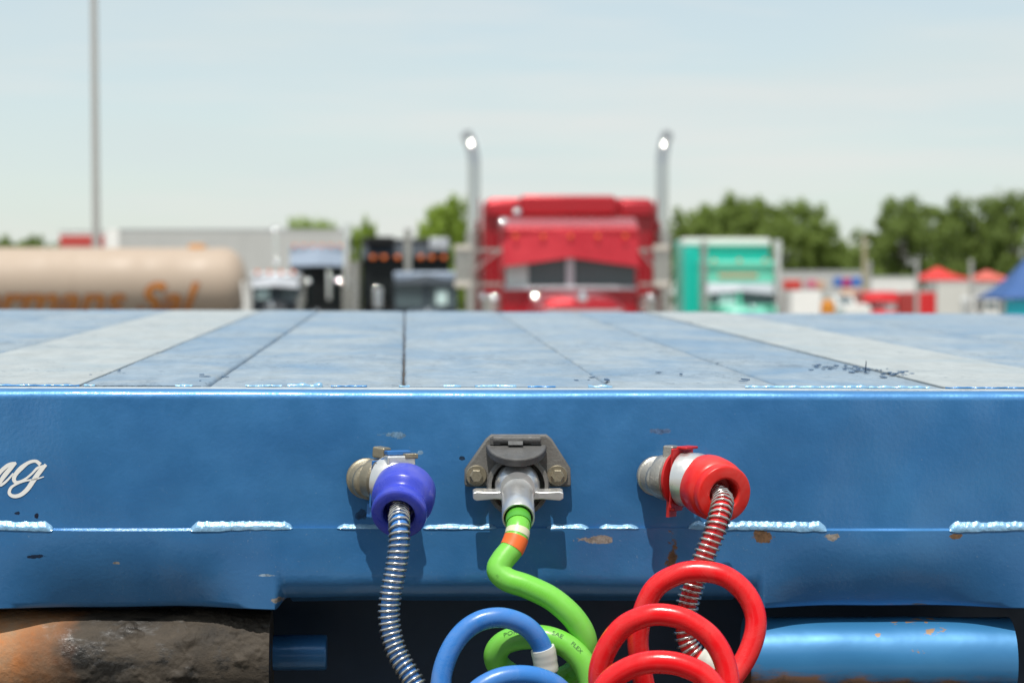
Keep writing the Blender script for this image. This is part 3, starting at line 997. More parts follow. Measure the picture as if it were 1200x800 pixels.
def green_cable():
    root = empty("electric_cable", F(606, 567, 0.02), "bright green coiled electric cable with orange tape, plugged into grey socket", "cable")
    o = root.location
    # plug: insert, aluminium shell and wings
    ins0, ins1 = F(606, 566, 0.010), F(606.5, 572, 0.034)
    MB().lathe([(0, 0.0215), (0.012, 0.0220), (0.020, 0.0205), (0.026, 0.0165)], ins0, ins1 - ins0, 40).build("plug_insert", M_alu, root, o, smooth=40)
    s0, s1 = F(606.5, 573, 0.024), F(607.5, 607, 0.088)
    ax = s1 - s0; Ln = ax.length
    MB().lathe([(0, 0.013), (0.002, 0.0152), (Ln * .3, 0.0154), (Ln * .7, 0.0155), (Ln - .001, 0.0156), (Ln, 0.0150), (Ln, 0.0138), (Ln - 0.012, 0.0132), (Ln - 0.014, 0.004)], s0, ax, 44).build("plug_shell", M_alu, root, o, smooth=40)
    for s in (-1, 1):
        m = MB()
        c = F(607 + s * 33, 578, 0.028)
        x = Vector((1, 0, 0))
        poly = [(-0.017, -0.004), (-0.004, -0.0032), (0.013, -0.0048), (0.0165, -0.003), (0.0165, 0.003), (0.013, 0.0042), (-0.004, 0.0036), (-0.017, 0.005)]
        m.prism([(s * p[0], p[1]) for p in poly], c + Vector((0, 0.006, 0.001)), x, UP, Vector((0, -0.012, -0.003)))
        m.build("plug_wing", M_alu, root, o, bevel=0.0012)
    r = 0.0112
    pts = [(607.3, 603, .078), (607.6, 614, .098), (606, 626, .107), (600, 642, .113), (589, 656, .118), (584, 668, .122), (595, 679, .126), (618, 687, .129), (648, 702, .133), (674, 726, .136), (686, 752, .134), (680, 780, .126), (650, 798, .116), (612, 796, .114),
           (587, 782, .120), (581, 766, .127), (592, 752, .133), (617, 746, .138), (645, 748, .142), (670, 761, .146), (688, 785, .150), (693, 820, .152), (672, 858, .150), (630, 875, .146), (590, 860, .146), (585, 840, .15), (620, 850, .156), (640, 900, .16), (645, 980, .165)]
    P = spline([F(*p) for p in pts], 0.0015)
    def near(px, py):
        best = min(range(min(200, len(P))), key=lambda i: (P[i] - F(px, py, .108)).length)
        return best
    iA = near(606.5, 620); iB = near(604, 631); iC = near(595, 646)
    cab = MB().tube(P, r, 22).build("cable_jacket", M_green, root, o, smooth=70)
    MB().tube(P[:max(4, iA - 4)], r * 1.08, 22).build("cable_boot", M_greend, root, o, smooth=70)
    MB().tube(P[iA:iB], r * 1.03, 22).build("tape_band", M_creamtape, root, o, smooth=70)
    MB().tube(P[iB:iC], r * 1.045, 22).build("tape_band", M_orange, root, o, smooth=70)
    # printing along the jacket
    fr = frames(P)
    def print_on(word, px, py, out, h):
        tgt = F(px, py, out)
        i0 = min(range(140, len(P)), key=lambda i: (P[i] - tgt).length)
        vs, fs = text_mesh(word, h)
        if fr[i0][1].x < 0:
            sgn = -1
        else:
            sgn = 1
        res = []
        for v in vs:
            s = i0 + sgn * v.x / 0.0015
            k = max(0, min(len(P) - 2, int(s)))
            p = P[k].lerp(P[k + 1], s - k)
            t, u, w = fr[k][1:]
            view = (CAM + Vector((0, 0, 1.2)) - p); view = (view - t * view.dot(t)).normalized()
            side = (t * sgn).cross(view) * -1
            a = (v.y - h * 0.1) / r
            res.append(p + (view * math.cos(a) + side * math.sin(a)) * (r + 0.00025))
        MB().add(res, fs).build("jacket_print", M_ink, root, o, smooth=0, fix=False)
    print_on("PORT", 596, 750, .134, 0.0060)
    print_on("SAE", 645, 748, .142, 0.0060)
    print_on("FLEX", 666, 758, .145, 0.0055)
red_line(); blue_line(); green_cable()

# ------------------------------------------------------------------ trucks
PAINTS = {}
def paint(name, col, metal=0.35, rough=0.32):
    return plain(name, col, rough, metal, var=0.06, scale=0.8, coat=0.4)

def rounded(mb, x0, x1, y0, y1, z0, z1, r, n=5):
    """box with the four edges along y rounded"""
    poly = []
    for cx, cz, a0 in ((x1 - r, z1 - r, 0), (x0 + r, z1 - r, 90), (x0 + r, z0 + r, 180), (x1 - r, z0 + r, 270)):
        for k in range(n + 1):
            a = R(a0 + 90 * k / n)
            poly.append((cx + r * math.cos(a), cz + r * math.sin(a)))
    mb.prism(poly, (0, y0, 0), (1, 0, 0), (0, 0, 1), (0, y1 - y0, 0))
    return mb

def wheel(root, x, y, z, r=0.5, w=0.28):
    t = MB().lathe([(0, r * .6), (0.02, r * .93), (0.06, r), (w - .06, r), (w - .02, r * .93), (w, r * .6)], (x, y, z + r), (1, 0, 0), 28).build("wheel", M_tread, root, root.location)
    MB().lathe([(-0.004, r * .2), (-0.004, r * .55), (0.03, r * .6), (w - .03, r * .6), (w + .004, r * .55), (w + .004, r * .2)], (x, y, z + r), (1, 0, 0), 20).build("rim", M_alloy, t, root.location)

def truck(sp):
    """conventional tractor facing the camera; levels given as photo pixels at the windscreen's distance"""
    Y = sp["Y"]; s = Y / F_PX
    cx = sp["cx"]
    base = W(cx, 342, Y)
    X0 = base.x
    gz = ground_z(Y)
    root = empty("truck", (X0, Y, gz), sp["label"], sp.get("cat", "truck"), sp.get("group"))
    o = root.location
    zz = lambda py: W(cx, py, Y).z
    xx = lambda px: W(px, 342, Y).x
    body = sp["paint"]; trim = sp.get("trim", body); vis = sp.get("visor_mat", body)
    c0, c1 = xx(sp["cab"][0]), xx(sp["cab"][1])
    xc = (c0 + c1) / 2; hw = (c1 - c0) / 2
    zr = zz(sp["roof"]); zvt, zvs, zvc = [zz(v) for v in sp["visor"]]; zw = zz(sp["ws"])
    zf = gz + 0.95
    # cab: tapered shell, roof crowned
    m = MB()
    rounded(m, c0, c1, Y + 0.06, Y + 1.35, zf, zr, 0.16)
    m.build("cab", body, root, o, bevel=0.04)
    rc = MB()
    zb_ = zz(sp.get("brow", sp["roof"] - 2))
    rc.prism([(Y - 0.02, zr - 0.12), (Y - 0.02, zr + 0.01), (Y + 0.40, zb_), (Y + 1.36, zb_ + 0.01), (Y + 1.36, zr - 0.12)], (c0 - 0.01, 0, 0), (0, 1, 0), (0, 0, 1), (c1 - c0 + 0.02, 0, 0))
    rc.build("cab_roof", sp.get("roof_mat", body), root, o, bevel=0.03)
    # visor: two slanted panels meeting in a shallow peak
    v = MB()
    for a, b, za, zb in ((c0, xc, zvs, zvc), (xc, c1, zvc, zvs)):
        ya = Y + 0.03 - (0.05 if a == xc else 0.0); yb = Y + 0.03 - (0.05 if b == xc else 0.0)
        A, B = Vector((a, ya, zvt)), Vector((b, yb, zvt))
        A2, B2 = Vector((a, ya - 0.35 * (zvt - za), za)), Vector((b, yb - 0.35 * (zvt - zb), zb))
        t = Vector((0, 0.03, 0.01))
        v.add([A, B, B2, A2, A + t, B + t, B2 + t, A2 + t], [(0, 1, 2, 3), (7, 6, 5, 4), (0, 4, 5, 1), (1, 5, 6, 2), (2, 6, 7, 3), (3, 7, 4, 0)])
    v.build("visor", vis, root, o, smooth=20)
    for k in range(sp.get("markers", 5)):
        t = (k + 0.5) / sp.get("markers", 5)
        x = c0 + (c1 - c0) * t
        mr = 0.026 if sp.get('marker_on') == 'visor' else 0.05
        zm = zr + 0.03 if sp.get("marker_on") != "visor" else zvt - 0.1
        yy = Y + 0.02 if sp.get("marker_on") != "visor" else Y - 0.09
        MB().lathe([(0, mr), (0.015 + mr * .4, mr * .9), (0.02 + mr * .7, mr * .4)], (x, yy, zm), (0, -1, 0), 12).build("marker_lamp", M_amber, root, o)
    # split windscreen
    zt = max(zvs, zvc) + 0.02
    for a, b in ((c0 + hw * 0.05, xc - hw * 0.06), (xc + hw * 0.06, c1 - hw * 0.05)):
        MB().add([(a, Y + 0.05, zw), (b, Y + 0.03, zw), (b, Y + 0.04, zt), (a, Y + 0.06, zt), (a, Y + 0.065, zw), (b, Y + 0.065, zw), (b, Y + 0.075, zt), (a, Y + 0.075, zt)],
                 [(0, 1, 2, 3), (7, 6, 5, 4), (0, 4, 5, 1), (1, 5, 6, 2), (2, 6, 7, 3), (3, 7, 4, 0)]).build("windscreen_pane", sp.get("glass", M_glass), root, o)
    if sp.get("pane_glare"):  # pale panel over opaque glass, imitating light reflected and seen through
        a, b, ya, yb = sp["pane_glare"]
        MB().box(xx(a), xx(b), Y + 0.018, Y + 0.03, zz(yb), zz(ya)).build("glare_panel", plain("painted_pane_glare", (0.55, 0.70, 0.68), 0.6), root, o)
    MB().box(xc - hw * 0.06, xc + hw * 0.06, Y + 0.0, Y + 0.05, zw - 0.03, zvc + 0.02).build("windscreen_post", sp.get("post", M_chrome), root, o, bevel=0.01)
    MB().box(c0 + 0.02, c1 - 0.02, Y - 0.02, Y + 0.055, zw - 0.05, zw - 0.005).build("cowl", sp.get("post", body), root, o, bevel=0.01)
    # hood: arched loft
    h0, h1, ht = sp["hood"]
    h0, h1, ht = xx(h0), xx(h1), zz(ht)
    m = MB()
    rings = 6; seg = 16
    hl = sp.get("hood_len", 1.9)
    def hood(u, w_):
        y = Y - 0.02 - hl * w_
        a = math.pi * u
        half = (h1 - h0) / 2 * (1.0 - 0.14 * w_)
        top = ht - 0.10 * w_ - 0.05 * max(0, w_ - 0.85) * 6
        ca, sa = math.cos(a), math.sin(a)
        e = 0.45
        x = (h0 + h1) / 2 - half * math.copysign(abs(ca) ** e, ca)
        z = zf + (top - zf) * (abs(sa) ** e)
        return Vector((x, y, z))
    m.grid(hood, 20, rings)
    m.add([hood(i / 20, 1) for i in range(21)], [tuple(range(21))])
    m.build("hood", sp.get("hood_mat", body), root, o, smooth=50)
    yf = Y - 0.02 - hl
    half = (h1 - h0) / 2 * 0.8
    xm = (h0 + h1) / 2
    MB().box(xm - half * .8, xm + half * .8, yf - 0.08, yf - 0.004, zf - 0.2, ht - 0.22).build("grille", M_chrome, root, o, bevel=0.02)
    MB().lathe([(0, 0.05), (0.04, 0.06), (0.10, 0.04), (0.14, 0.01)], (xm, yf + 0.15, ht - 0.13), (0, 0, 1), 14).build("hood_ornament", M_chrome, root, o)
    for sgn in (-1, 1):
        MB().lathe([(0, 0.10), (0.12, 0.12), (0.16, 0.11)], (xm + sgn * half * 1.25, yf + 0.2, zf + 0.05), (0, -1, 0), 20).build("headlamp", M_chrome, root, o)
        m = MB()
        rounded(m, min(xm + sgn * half * .95, xm + sgn * (half + .55)), max(xm + sgn * half * .95, xm + sgn * (half + .55)), yf + 0.3, yf + 1.6, zf - 0.35, zf + 0.12, 0.12)
        m.build("fender", body, root, o, bevel=0.03)
        wheel(root, xm + sgn * (half + .38) - 0.14, yf + 0.95, gz)
        if sp.get("sleeper") or sp.get("stacks"):
            wheel(root, xm + sgn * 0.9 - 0.14, Y + 5.0, ground_z(Y + 5.0))
    MB().box(xm - half - .55, xm + half + .55, yf - 0.14, yf - 0.09, gz + 0.35, gz + 0.75).build("bumper", M_chrome, root, o, bevel=0.02)
    MB().box(xm - 0.45, xm + 0.45, yf - 0.08, Y + 5.6, gz + 0.6, zf - 0.21).build("chassis", M_black, root, o)
    # sleeper box behind
    if sp.get("sleeper"):
        a, b, t = sp["sleeper"][:3]
        ys = Y + 1.40
        k = ys / Y
        a, b = W(a, 342, ys).x, W(b, 342, ys).x
        t = W(cx, t, ys).z
        m = MB(); rounded(m, a, b, ys, ys + 1.9, zf, t, 0.14)
        sl = m.build("sleeper", sp.get("sleeper_mat", body), root, o, bevel=0.05)
        for q in sp.get("sleeper_panels", ()):
            x0, x1, y0, y1, dep, mt = q
            m = MB()
            A, B = W(x0, y1, ys - dep), W(x1, y0, ys - dep)
            rounded(m, A.x, B.x, ys - dep, ys + 0.3, A.z, B.z, min(0.07, (B.z - A.z) * 0.3))
            m.build("roof_fairing", mt, sl, o, bevel=0.04)
    for px, ty, rp, bend, mt, by in sp.get("stacks", ()):
        ys = Y + sp.get("stack_dy", 1.2)
        p = W(px, ty, ys)
        rr = rp * ys / F_PX
        bz = max(zf, gz + 0.7)
        top = p.z
        pts = [Vector((p.x, ys, bz)), Vector((p.x, ys, (bz + top) / 2)), Vector((p.x, ys, top - 0.42))]
        if bend:
            for q in range(1, 7):
                a = q / 6
                pts.append(Vector((p.x + bend * 0.09 * a * a, ys + 0.22 * a * a, top - 0.42 + 0.42 * a)))
        else:
            pts.append(Vector((p.x, ys, top)))
        rad = [rr] * len(pts)
        MB().tube(pts, rad, 18).build("exhaust_stack", mt, root, o, smooth=50)
        if by > 0.45:
            MB().cyl((p.x, ys, bz + 0.1), (p.x, ys, bz + (top - bz) * by), rr * 1.25, n=20).build("muffler_shield", M_tarnchrome, root, o)
    for px0, px1, ya, yb in sp.get("mirrors", ()):
        m = MB()
        ym = Y - 0.15
        a, b = W(px0, ya, ym), W(px1, yb, ym)
        lo, hi = min(a.x, b.x), max(a.x, b.x)
        inner = c0 if a.x < xc else c1
        m.box(min(a.x, inner), max(a.x, inner), ym - 0.012, ym + 0.012, a.z - 0.03, a.z + 0.01)
        m.box(min(a.x, inner), max(a.x, inner), ym - 0.012, ym + 0.012, b.z - 0.01, b.z + 0.03)
        m.cyl((a.x, ym, b.z), (inner, ym + 0.1, a.z), 0.014, n=8)
        br = m.build("mirror_bracket", M_tarnchrome, root, o)
        m = MB(); rounded(m, lo, hi, ym - 0.10, ym - 0.014, b.z - 0.02, a.z + 0.05, 0.03)
        m.build("mirror", M_tarnchrome, br, o, bevel=0.01)
        for zq in (a.z, b.z - 0.01):
            MB().box(lo - 0.01, hi + 0.01, ym - 0.15, ym - 0.101, zq - 0.02, zq + 0.05).build("mirror_cap", M_creamcap, br, o, bevel=0.01)
    for px, y0, y1, rp in sp.get("cleaners", ()):
        yc = Y + 0.15
        p0, p1 = W(px, y0, yc), W(px, y1, yc)
        rr = rp * Y / F_PX
        pr = [(0, rr * .6), (0.02, rr)]
        Lc = p0.z - p1.z
        k = 0.08
        while k < Lc - 0.1:
            pr += [(k, rr), (k + 0.02, rr * .93), (k + 0.04, rr)]; k += 0.09
        pr += [(Lc - 0.04, rr), (Lc, rr * .5)]
        MB().lathe(pr, p1, (0, 0, 1), 20).build("air_cleaner", M_tarnchrome, root, o)
    for px, py, dy in sp.get("glint_domes", ()):                       # chrome domes added and tilted to catch sun glints
        p = W(px, py, Y + dy)
        k = Y / 31.0
        Rc, ap = 0.115 * k, 0.05 * math.sqrt(k)
        th = math.asin(min(0.9, ap / Rc))
        prf = [(-0.06, ap * .7), (0.0, ap)] + [(Rc * (math.cos(th * (1 - j / 6)) - math.cos(th)), max(Rc * math.sin(th * (1 - j / 6)), 1e-4)) for j in range(1, 7)]
        MB().lathe(prf, p, (0.0, -0.80, 0.55), 24).build("chrome_glint_dome", M_chrome, root, o, smooth=30)
    for q in sp.get("extra", ()):
        nm, x0, x1, y0, y1, ya, yb, mt = q
        A, B = W(x0, y1, Y + ya), W(x1, y0, Y + ya)
        m = MB(); rounded(m, A.x, B.x, Y + ya, Y + yb, A.z, B.z, min(0.05, (B.z - A.z) * .3, (B.x - A.x) * .3))
        m.build(nm, mt, root, o, bevel=0.02)
    return root

P_red = paint("candy_red_paint", (0.42, 0.007, 0.018), 0.35, 0.28)
P_red2 = paint("bright_red_paint", (0.62, 0.015, 0.018), 0.1, 0.35)
P_teal = paint("teal_paint", (0.0, 0.50, 0.40), 0.1, 0.35)
P_mint = paint("mint_paint", (0.16, 0.62, 0.46), 0.1, 0.4)
P_blk = plain("black_truck_paint", (0.009, 0.009, 0.010), 0.5, 0.0, spec=0.3)
P_slate = plain("slate_truck_paint", (0.035, 0.048, 0.065), 0.45, 0.1, spec=0.4)
P_silver = paint("silver_truck_paint", (0.50, 0.52, 0.56), 0.5, 0.35)
P_steelblue = paint("steel_blue_paint", (0.25, 0.31, 0.40), 0.3, 0.45)
P_white = paint("white_truck_paint", (0.72, 0.71, 0.68), 0.0, 0.4)
P_cyan = paint("cyan_paint", (0.0, 0.50, 0.62), 0.0, 0.4)

truck(dict(label="candy red truck with tall chrome twin stacks, peaked visor and raised sleeper", Y=31.0, cx=668, cab=(588, 748), roof=268, brow=254, visor=(268, 313, 302), ws=335, hood=(604, 736, 341), hood_len=2.0,
           paint=P_red, roof_mat=P_red, post=P_silver, marker_on="visor", pane_glare=(593, 619, 309, 335),
           sleeper=(566, 769, 232), sleeper_panels=((609, 723, 229, 252, 0.22, P_red), (569, 606, 236, 254, 0.10, P_red), (726, 766, 236, 254, 0.10, P_red)),
           stacks=((555.5, 157, 7.8, -1, M_stack, 0.60), (776, 157, 7.8, 1, M_stack, 0.60)), stack_dy=1.25,
           mirrors=((533, 551, 292, 334), (783, 765, 292, 334)), cleaners=((577, 345, 430, 13), (757, 345, 430, 13)),
           glint_domes=((606, 247, 1.05), (590, 259, -0.1), (566, 346, -0.1), (579, 348, -0.5), (627, 347, -1.5), (666, 363, -2.0), (763, 347, -0.2))))
truck(dict(label="teal truck with white roof fairing, mint cab and silver visor", Y=62.0, cx=868, cab=(822, 911), roof=307, visor=(332, 345, 341), ws=357, hood=(838, 902, 357),
           paint=P_mint, roof_mat=P_mint, visor_mat=P_silver, post=P_mint, markers=3, pane_glare=(842, 862, 345, 357),
           sleeper=(800, 902, 280), sleeper_mat=P_teal, sleeper_panels=((799, 903, 279, 288, 0.12, P_white),),
           stacks=((825, 282, 3.6, 0, M_tarnchrome, 0.4), (911, 281, 4.4, 0, M_chrome, 0.4)), stack_dy=-0.2,
           cleaners=((828, 340, 400, 7), (913, 345, 400, 7)),
           glint_domes=((864, 364, -1.6),),
           extra=(("side_extender", 801, 818, 290, 372, 0.9, 1.4, P_teal), ("visor_lettering", 842, 888, 321, 325, 0.03, 0.058, plain("orange_scroll_lettering", (0.62, 0.36, 0.20), 0.5)))))
truck(dict(label="black truck with black visor and row of amber roof lights", Y=56.0, cx=475, cab=(424, 527), roof=281, visor=(284, 302, 300), ws=356, hood=(440, 512, 360),
           paint=P_blk, glass=M_glassdark, visor_mat=P_slate, markers=0, post=P_blk,
           stacks=((407, 262, 4.6, 0, M_chrome, 0.5),), stack_dy=0.3, cleaners=((417, 306, 400, 6.5),),
           extra=(tuple(("marker_lamp", x, x + 6, 299, 304, -0.40, -0.345, M_amber) for x in (434, 447, 463, 490, 503, 517)) +
                  (("roof_air_unit", 503, 526, 279, 293, -0.45, 0.1, P_silver), ("chrome_tank", 438, 448, 336, 362, -0.6, -0.4, M_chrome), ("roof_box", 430, 462, 277, 287, -0.30, 0.0, P_blk)))))
truck(dict(label="dark slate cab with low roof parked in front of black truck", Y=44.0, cx=500, cab=(462, 536), roof=320, visor=(321, 333, 332), ws=360, hood=(470, 530, 361),
           paint=P_slate, roof_mat=P_steelblue, markers=0, post=P_slate, pane_glare=(511, 524, 340, 357), stacks=((478, 268, 4.0, 0, M_tarnchrome, 0.62),), stack_dy=0.9))
truck(dict(label="steel blue truck with broad pale visor above a dark windscreen", Y=58.0, cx=375, cab=(340, 404), roof=290, visor=(291, 312, 311), ws=361, hood=(350, 400, 362),
           paint=P_blk, glass=M_glassdark, roof_mat=P_steelblue, visor_mat=P_steelblue, markers=6, post=P_blk, cleaners=((372, 330, 400, 5),),
           glint_domes=((361, 329, -0.6), (397, 328, -0.6)),
           extra=(("mirror", 350, 358, 325, 358, -0.5, -0.4, M_tarnchrome), ("mirror", 383, 388, 318, 352, -0.5, -0.4, M_chrome))))
truck(dict(label="small silver-visored cab beside the tan tank's rounded end", Y=50.0, cx=322, cab=(295, 350), roof=321, visor=(322, 337, 335), ws=352, hood=(302, 344, 354),
           paint=P_slate, roof_mat=P_silver, visor_mat=P_silver, hood_mat=P_blk, markers=4, post=P_slate, pane_glare=(300, 316, 336, 350), stacks=((323, 264, 2.6, 0, M_chrome, 0.3),), stack_dy=1.5,
           glint_domes=((322, 268, 1.4), (324, 306, 0.2), (329, 363, -1.5)), cleaners=((349, 346, 400, 6),)))
truck(dict(label="bright red truck with boxy red body beside the red canopies", Y=66.0, cx=1032, cab=(1012, 1052), roof=343, visor=(343, 354, 353), ws=361, hood=(1014, 1050, 361), hood_len=1.2,
           paint=P_red2, markers=0, post=P_white, pane_glare=(1036, 1050, 354, 361),
           extra=(("body_side", 1053, 1074, 343, 372, 0.3, 2.0, paint("dull_red_paint", (0.34, 0.03, 0.025), 0.0, 0.5)), ("box_body", 1074.3, 1097, 342, 372, 0.25, 2.4, P_red2))))

# ------------------------------------------------------------------ the tractor this trailer is hitched to (below and behind the camera)
def tractor():
    root = empty("tractor", (0.1, 0.5, 0.0), "dark tractor chassis with catwalk that pulls the blue flatbed", "truck")
    o = root.location
    for s_ in (-0.33, 0.45):
        MB().box(s_, s_ + 0.08, -3.5, 4.2, 0.72, 0.98).build("frame_rail", M_black, root, o, bevel=.01)
    MB().box(-0.62, 0.82, -0.55, 1.25, 0.985, 1.01).build("catwalk", plain("chequer_plate", (0.20, 0.20, 0.21), 0.5, 0.6), root, o, bevel=.004)
    m = MB(); rounded(m, -1.05, 1.25, -2.6, -0.60, 1.0, 3.0, .12); m.build("sleeper", P_slate, root, o, bevel=.05)
    MB().lathe([(0, .30), (.02, .5), (.10, .5), (.12, .45)], (0.1, 3.0, 1.0), (0, 0, 1), 40).build("fifth_wheel", M_black, root, o)
    for y in (2.35, 3.65):
        for x in (-1.12, -0.80, 0.72, 1.04):
            wheel(root, x - .02, y, ground_z(y), .5, .28)
        for x in (-1.15, 0.72):
            MB().box(x, x + .62, y - .5, y + .5, 1.03, 1.05).build("fender", M_black, root, o)
tractor()

# ------------------------------------------------------------------ tan tank truck
def tank_truck():
    Y = 46.0
    M_tan = plain("tan_tank_paint", (0.41, 0.325, 0.255), 0.6, 0.0, var=0.06, scale=0.7)
    pR = W(288, 332, Y)
    px_m = F_PX / Y
    r = 42.5 / px_m
    zc = W(100, 332.5, Y).z
    gz = ground_z(Y)
    ang = R(2.0)
    axis = Vector((-math.cos(ang), -math.sin(ang), 0))
    end = Vector((pR.x, Y + 0.6, zc))
    root = empty("tank_trailer", (end.x - 4, Y, gz), "tan cylindrical tank trailer with orange slanted lettering along its side", "trailer")
    o = root.location
    Ln = 9.0
    pr = [(0.0, 0.02), (0.03, r * .35), (0.09, r * .62), (0.19, r * .85), (0.32, r * .97), (0.42, r)]
    k = 0.5
    while k < Ln - 0.5:
        pr.append((k, r)); k += 0.3
    pr += [(Ln - .4, r), (Ln - .2, r * .85), (Ln, 0.1)]
    tank = MB().lathe(pr, end, axis, 64).build("tank", M_tan, root, o, smooth=40)
    for s in (0.45, 3.2, 6.0):
        MB().lathe([(s, r), (s, r + .012), (s + .06, r + .012), (s + .06, r)], end, axis, 64).build("tank_band", M_tan, tank, o, smooth=30)
    c = end + axis * 0.95
    MB().lathe([(r - .02, 0.17), (r + .05, 0.17), (r + .07, 0.13)], c, (0, 0, 1), 24).build("manhole", plain("orange_hatch", (0.62, 0.30, 0.10), 0.5), tank, o)
    # lettering wrapped on the tank side (axis runs to the left, text to the right)
    def letters(word, size, x_off, ztop, mat, off, lift):
        vs, fs = text_mesh(word, size, 0.35, off, 3)
        out = []
        for v in vs:
            s = x_off - v.x * 1.0
            arc = (v.y - ztop) / r
            a = arc                                     # angle above the side's mid line
            p = end + axis * s
            nrm = Vector((math.sin(ang), -math.cos(ang), 0))
            out.append(p + (nrm * math.cos(a) + UP * math.sin(a)) * (r + lift))
        MB().add(out, fs).build("side_lettering", mat, tank, o, smooth=0, fix=False)
    M_or = plain("orange_lettering", (0.55, 0.20, 0.02), 0.4)
    M_br = plain("brown_letter_outline", (0.30, 0.07, 0.03), 0.5)
    letters("ermans Sal", 0.92, 5.05, 0.62, M_br, 0.022, 0.014)
    letters("ermans Sal", 0.92, 5.05, 0.62, M_or, 0.0, 0.020)
    # cab end, chassis and wheels under it
    b = MB()
    b.box(end.x - Ln, end.x + 0.2, Y + 0.2, Y + 1.0, gz + 0.7, zc - r + 0.05)
    b.build("chassis", M_black, root, o)
    for s in (0.9, 2.2, 6.8, 8.0):
        q = end + axis * s
        m = MB().lathe([(0, .3), (.03, .46), (.08, .5), (.25, .5), (.3, .46), (.32, .3)], (q.x, q.y - 1.05, gz + 0.5), (0, 1, 0), 28)
        m.build("wheel", M_tread, root, o)
        m = MB().lathe([(0, .3), (.03, .46), (.08, .5), (.25, .5), (.3, .46), (.32, .3)], (q.x, q.y + .75, gz + 0.5), (0, 1, 0), 28)
        m.build("wheel", M_tread, root, o)
    MB().cyl(end + Vector((0.03, -0.75, -0.75)), end + Vector((-0.05, -0.72, 0.05)), 0.03, n=10).build("handrail", M_white, root, o)
tank_truck()

# ------------------------------------------------------------------ trailers, banners, tents and other things in the lot
def box_trailer(label, px0, px1, top, Y, depth, mat, zbot=1.1, stripe=None, corner=False, name="box_trailer", yaw=0.0):
    gz = ground_z(Y)
    a, b = W(px0, top, Y), W(px1, top, Y)
    root = empty(name, ((a.x + b.x) / 2, Y, gz), label, "trailer")
    o = root.location
    m = MB(); m.box(a.x, b.x, Y, Y + depth, gz + zbot, a.z - 0.05)
    bd = m.build("body", mat, root, o, bevel=0.03)
    MB().box(a.x - 0.02, b.x + 0.02, Y - 0.02, Y + depth + 0.02, a.z - 0.048, a.z).build("roof_rail", M_alu, root, o)
    n = int((b.x - a.x) / 0.6)
    for k in range(1, n):
        x = a.x + (b.x - a.x) * k / n
        MB().box(x - 0.02, x + 0.02, Y - 0.018, Y - 0.001, gz + zbot + .02, a.z - 0.06).build("side_post", mat, bd, o)
    if corner:
        MB().box(a.x - 0.03, a.x + 0.42, Y - 0.05, Y - 0.022, gz + zbot, a.z - 0.01).build("corner_post", M_white, root, o)
    if stripe:
        y0, y1, mt, x0, x1 = stripe
        A, B = W(x0, y1, Y - .03), W(x1, y0, Y - .03)
        MB().box(A.x, B.x, Y - 0.06, Y - 0.03, A.z, B.z).build("side_stripe", mt, root, o)
    for x in (a.x + 0.6, b.x - 0.9):
        for yy in (Y + 0.1, Y + depth - 0.4):
            MB().lathe([(0, .3), (.03, .46), (.08, .5), (.25, .5), (.3, .3)], (x, yy, ground_z(yy) + 0.5), (0, 1, 0), 20).build("wheel", M_tread, root, o)
    MB().box(a.x + .2, b.x - .2, Y + .5, Y + depth - .5, gz + .6, gz + zbot - .01).build("chassis", M_black, root, o)
    return root
M_greybox = plain("grey_aluminium_siding", (0.47, 0.47, 0.455), 0.5, 0.1, var=0.08, scale=1.0)
box_trailer("long grey box trailer with white corner post behind the tan tank", 126, 402, 268, 92, 2.5, M_greybox, corner=True)
box_trailer("white box trailer with red side stripe standing behind the grey trailer", 70, 150, 270, 98, 2.5, P_white, stripe=(276, 289, plain("red_stripe", (0.50, 0.06, 0.05), 0.5), 70, 122))
box_trailer("low grey stall trailer behind the colourful banners", 916, 1012, 317, 84, 2.4, M_greybox, zbot=0.9)
box_trailer("white box trailer standing behind the bright red truck", 1019, 1076, 324, 88, 2.4, P_white)
box_trailer("off-white box trailer standing beneath the red canopies", 1098, 1142, 329, 96, 2.2, plain("offwhite_siding", (0.58, 0.57, 0.53), 0.5), zbot=0.8)
box_trailer("pale trailer with dark underside under the second red canopy", 1143, 1188, 331, 99, 2.2, plain("pale_siding", (0.50, 0.50, 0.49), 0.5), zbot=2.2)

def banner(label, px0, px1, y0, y1, Y, mat):
    gz = ground_z(Y)
    a, b = W(px0, y1, Y), W(px1, y0, Y)
    root = empty("banner", ((a.x + b.x) / 2, Y, gz), label, "banner")
    o = root.location
    m = MB()
    m.grid(lambda u, v: Vector((a.x + (b.x - a.x) * u, Y + 0.04 * math.sin(u * 9 + v), a.z + (b.z - a.z) * v)), 16, 6)
    cl = m.build("cloth", mat, root, o)
    s = cl.modifiers.new("solid", 'SOLIDIFY'); s.thickness = 0.01
    for x in (a.x, b.x):
        MB().cyl((x, Y + 0.05, gz), (x, Y + 0.05, b.z + 0.05), 0.02, n=8).build("pole", M_tarnchrome, root, o)
M_bred = plain("red_banner", (0.55, 0.05, 0.04), 0.8)
M_bpink = plain("pink_banner", (0.60, 0.16, 0.24), 0.8)
M_bblue = plain("blue_banner", (0.04, 0.16, 0.50), 0.8)
M_bmag = plain("magenta_banner", (0.45, 0.02, 0.16), 0.8)
M_bpeach = plain("peach_banner", (0.62, 0.40, 0.28), 0.8)
banner("red banner hung by the teal truck's silver stack", 918, 939, 328, 340, 80, M_bred)
banner("pink banner hung between red and peach banners", 945, 957, 328, 338, 80, M_bpink)
banner("peach banner hung beside pink banner", 957.5, 966, 329, 340, 80, M_bpeach)
banner("blue banner hung left of small magenta banner", 977, 987, 325, 336, 80, M_bblue)
banner("small magenta banner between two blue banners", 987.5, 997, 326, 337, 80, M_bmag)
